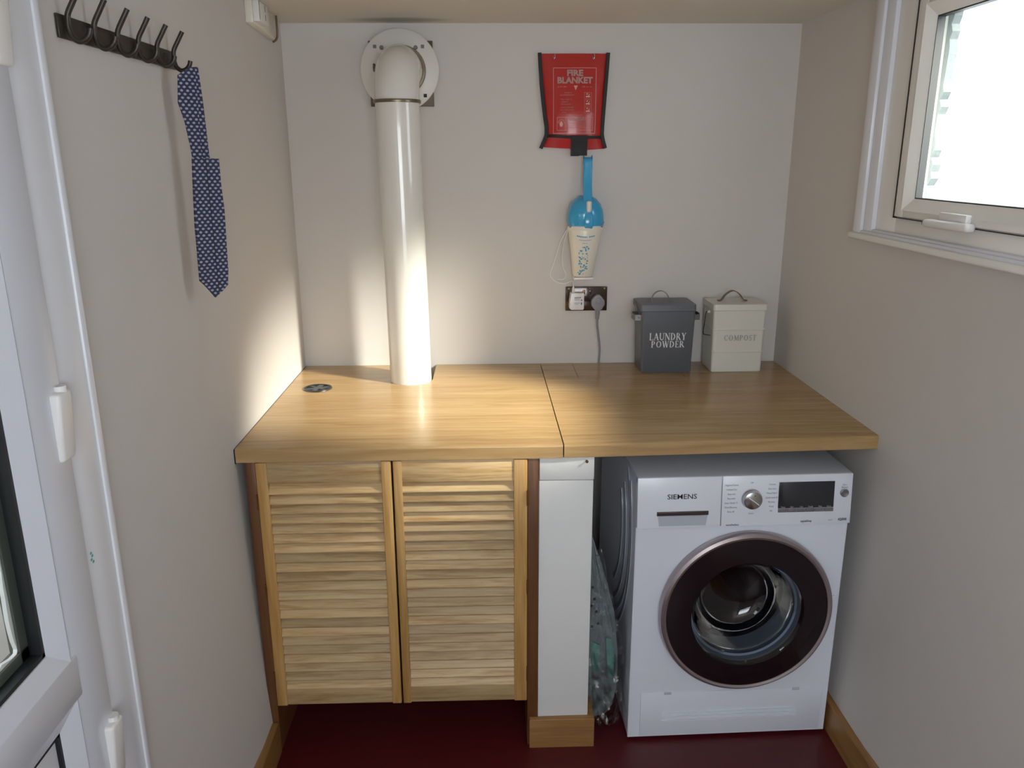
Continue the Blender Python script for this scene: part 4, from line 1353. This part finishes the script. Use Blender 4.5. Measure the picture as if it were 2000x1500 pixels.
fat([('SIEMENS', .0200, .1225, .7915, .00015, 1.12)], M['ink'], 'lettering', drw, 'dark SIEMENS lettering')
prog_l = ['Cottons +', 'Cottons', 'Easy-Care', 'Mix', 'Delicates', 'Outdoor', 'Super 15', 'Wool']
it = []
for k, s in enumerate(('Hygiene/Cotton', 'Cottons Eco', 'Easy-care', 'Fast wash', 'Super Quick 15', 'Shirts/Business', 'Rinse 60')):
    it.append((s, .0072, .2600, .8215 - k * .0128, 0, .8))
for k, s in enumerate(('Cottons', 'Easy-care', 'Mixed Fabric', 'Quick wash 60', 'My time', 'Wool', 'Silk')):
    it.append((s, .0072, .3735, .8215 - k * .0128, 0, .8))
it += [('Off', .0068, .3160, .8270, 0, .9), ('Drain', .0068, .3175, .7385, 0, .9), ('varioPerfect', .0075, .2660, .7065, .0002, 1), ('aquaStop', .0085, .4750, .7120, .0003, 1),
       ('14-7', .0066, .543, .7130, 0, 1), ('iQ500', .0095, .5780, .7145, .0005, 1), ('Start', .0068, .5785, .8150, 0, .9), ('Reload', .0068, .5785, .8075, 0, .9)]
fat(it, plain('fascia_print', (.22, .24, .30), .6), 'printed_text', fa)['kind'] = 'stuff'
b = bmesh.new()
yk = fy(.7815)
lathe(b, [(.0285, 0), (.0285, .004), (.0270, .006), (.0255, .016), (.0225, .018), (0, .018)], (.3165, yk - .0002, .7815), (0, -1, 0), 48)
kn = mo('programme_dial', b, M['steel'], fa)
b = bmesh.new(); tube(b, [(.3015, yk - .0195, .7930), (.3325, yk - .0195, .7695)], .0014, 8); mo('pointer', b, M['whitep'], kn)
b = bmesh.new(); cyl(b, (.3200, yk - .018, .7965), (.3200, yk - .019, .7965), .0013, n=10); mo('dot', b, M['ink'], kn)
b = bmesh.new(); bx(b, (.3925, fy(.79) - .0015, .751), (.5500, fy(.79) + .008, .8265), .001, fn=lambda c: (c.x, c.y - (.0062 * (.8265 - c.z) / .0755 - .003 if c.y < fy(.79) else 0), c.z)); mo('display', b, M['screen'], fa)
for k in range(6):
    b = bmesh.new(); xk = .3925 + k * .02625
    bx(b, (xk + .0006, fy(.745) - .003, .7395), (xk + .0257, fy(.745) + .008, .7500), .0008); mo('display_key', b, M['keys'], fa)
it = [('Temp', .0056, .406, .7555), ('Spin', .0056, .431, .7555), ('Dry', .0056, .458, .7555), ('Ready', .0056, .484, .7555), ('Easy', .0056, .511, .7555), ('Extra', .0056, .536, .7555)]
b = textz(it, (0, fy(.756) - .0035, 0)); mo('key_captions', b, plain('display_print', (.45, .46, .5), .5), fa)
b = bmesh.new(); lathe(b, [(.0118, 0), (.0118, .003), (.0095, .0045), (.0080, .0035), (0, .0035)], (.5785, fy(.79), .7915), (0, -1, 0), 32); mo('start_button', b, M['keys'], fa)

# door: ring, smoked annulus, bowl
dn = bpy.data.objects.new('door', None); COL.objects.link(dn); dn.parent = t; dn.empty_display_size = .05
WM[dn.name] = WM[t.name]
c0 = (DC[0], 0, DC[1])
b = bmesh.new(); lathe(b, [(.238, .001), (.2475, .006), (.2505, .022), (.2475, .032), (.2400, .0365), (.2335, .034), (.2325, .030), (.2325, .001)], c0, (0, -1, 0), 96, close=True)
mo('door_ring', b, M['ring'], dn)
b = bmesh.new(); lathe(b, [(.2325, .026), (.2325, .033), (.2000, .0385), (.1640, .0385), (.1615, .036), (.1605, .020), (.166, .016)], c0, (0, -1, 0), 96, close=True)
mo('smoked_surround', b, M['darkglass'], dn)
b = bmesh.new(); lathe(b, [(.1625, .036), (.150, .022), (.143, -.02), (.132, -.075), (.118, -.105), (.09, -.122), (.05, -.13), (0, -.132)], c0, (0, -1, 0), 72)
mo('glass_bowl', b, M['bowl'], dn)
b = bmesh.new(); lathe(b, [(.1650, .030), (.1600, .010), (.1560, -.008), (.1585, -.020), (.1540, -.030), (.1500, -.060), (.1475, -.082)], c0, (0, -1, 0), 72)
mo('rubber_seal', b, M['rubber'], None, ang=60)
b = bmesh.new(); lathe(b, [(.1480, -.080), (.152, -.09), (.235, -.11), (.240, -.13), (.240, -.40), (0, -.41)], c0, (0, -1, 0), 72)
dr_ = mo('drum', b, M['drum'], None, ang=50)
for k in range(3):      # paddles
    b = bmesh.new()
    a = .5 + k * 2 * PI / 3
    d = Vector((math.cos(a), 0, math.sin(a))); e = Vector((-math.sin(a), 0, math.cos(a)))
    c = Vector((DC[0], .14, DC[1]))
    P = [c + d * .238 + e * .035, c + d * .185 + e * .006, c + d * .185 - e * .006, c + d * .238 - e * .035]
    V0 = [b.verts.new(p) for p in P]; V1 = [b.verts.new(p + Vector((0, .24, 0))) for p in P]
    b.faces.new(V0); b.faces.new(V1)
    for i in range(3): b.faces.new((V0[i], V1[i], V1[i + 1], V0[i + 1]))
    mo('paddle', b, M['drum'], dr_)
b = bmesh.new()
for k in range(9):      # back star dimples
    for rr_, sz in ((.07, .010), (.11, .014), (.16, .018)):
        a = 2 * PI * k / 9 + rr_ * 4
        lathe(b, [(0, .010), (sz * .7, .008), (sz, 0)], (DC[0] + rr_ * math.cos(a), .405, DC[1] + rr_ * math.sin(a)), (0, -1, 0), 12)
lathe(b, [(0, .03), (.02, .028), (.035, .015), (.045, 0)], (DC[0], .405, DC[1]), (0, -1, 0), 24)
mo('dimple', b, M['drum'], dr_)['kind'] = 'stuff'
b = bmesh.new(); bx(b, (.5705, -.004, .448), (.5880, .001, .470), .0015); mo('door_latch', b, M['fascia'])
# service flap with clips and louvres
b = bmesh.new(); bx(b, (.034, -.0022, .018), (.583, .0005, .164), .0018); fl = mo('service_flap', b, M['mach'])
for k in range(3):
    b = bmesh.new()
    tube(b, [(.098, -.0028, .091 - k * .0125), (.125, -.0045, .0925 - k * .0125), (.48, -.0045, .0945 - k * .0125), (.507, -.0028, .0935 - k * .0125)], 0, flat=(.0045, .004, (0, 0, 1)))
    mo('louvre', b, M['fascia'], fl)
for x in (.114, .501):
    b = bmesh.new(); bx(b, (x - .011, -.0034, .1565), (x + .011, .0005, .1645), .001); bx(b, (x - .008, -.0042, .158), (x + .008, -.003, .1625), .0006); mo('flap_clip', b, M['machtop'], fl)

# ---------------------------------------------------------------- wrapped board in the gap
t = thing('wrapped_board', 'perforated pale board in clear plastic wrap, in the gap beside the washing machine', 'board', (1.01, -.80, 0), math.radians(6))
cur = [(.9700, .640), (.988, .580), (1.006, .515), (1.022, .455), (1.036, .397), (1.047, .33), (1.054, .26), (1.056, .20), (1.054, .13), (1.044, .07), (1.020, .035), (.975, .03)]
b = bmesh.new(); poly(b, [(.966, .645)] + cur + [(.966, .03)], .018, Matrix.Translation((0, -.800, 0)), .003)
obj('board', b, M['board'], t)
b = bmesh.new(); poly(b, [(x - .010, z) for x, z in cur[1:6]] + [(x + .003, z) for x, z in reversed(cur[1:6])], .006, Matrix.Translation((0, -.806, 0)), .001)
obj('edging', b, M['board'], t)
b = bmesh.new(); poly(b, [(.972, .300), (1.000, .285), (1.000, .19), (.978, .20)], .004, Matrix.Translation((0, -.806, 0)), .001)
poly(b, [(1.012, .315), (1.030, .305), (1.046, .24), (1.040, .17), (1.022, .165)], .0, None) if False else None
obj('teal_patch', b, M['teal'], t, label='pale green band')
b = bmesh.new(); poly(b, [(1.016, .312), (1.034, .305), (1.046, .24), (1.042, .175), (1.026, .17)], .004, Matrix.Translation((0, -.8075, 0)), .001)
obj('teal_edge', b, M['teal'], t, label='pale green edge')
for x, z in ((.974, .476), (.9800, .437), (.9865, .395), (.993, .355), (.9715, .415), (.9745, .345)):
    b = bmesh.new(); cyl(b, (x, -.8012, z), (x, -.7990, z), .0042, n=14); obj('hole', b, M['gasket'], t)
# crumpled film round its lower half and over the flank of the machine
b = bmesh.new()
nu, nv = 14, 34
rr = random.Random(11)
V = [[None] * (nv + 1) for _ in range(nu + 1)]
for i in range(nu + 1):
    for j in range(nv + 1):
        u = i / nu; v = j / nv
        z = .012 + v * .60
        wdt = .104 * (1 - max(0, v - .45) * 1.35) - .02 * max(0, .12 - v) * 5
        x = .9665 + u * max(.012, wdt)
        y = -.816 - .016 * math.sin(PI * u) + rr.uniform(-.006, .006) * (1.4 if v < .4 else .6)
        if v < .08: x += rr.uniform(-.004, .002)
        V[i][j] = b.verts.new((x, y, z + rr.uniform(-.005, .005) * (j > 0)))
for i in range(nu):
    for j in range(nv):
        b.faces.new((V[i][j], V[i + 1][j], V[i + 1][j + 1], V[i][j + 1]))
obj('plastic_film', b, M['wrap'], t, ang=12)
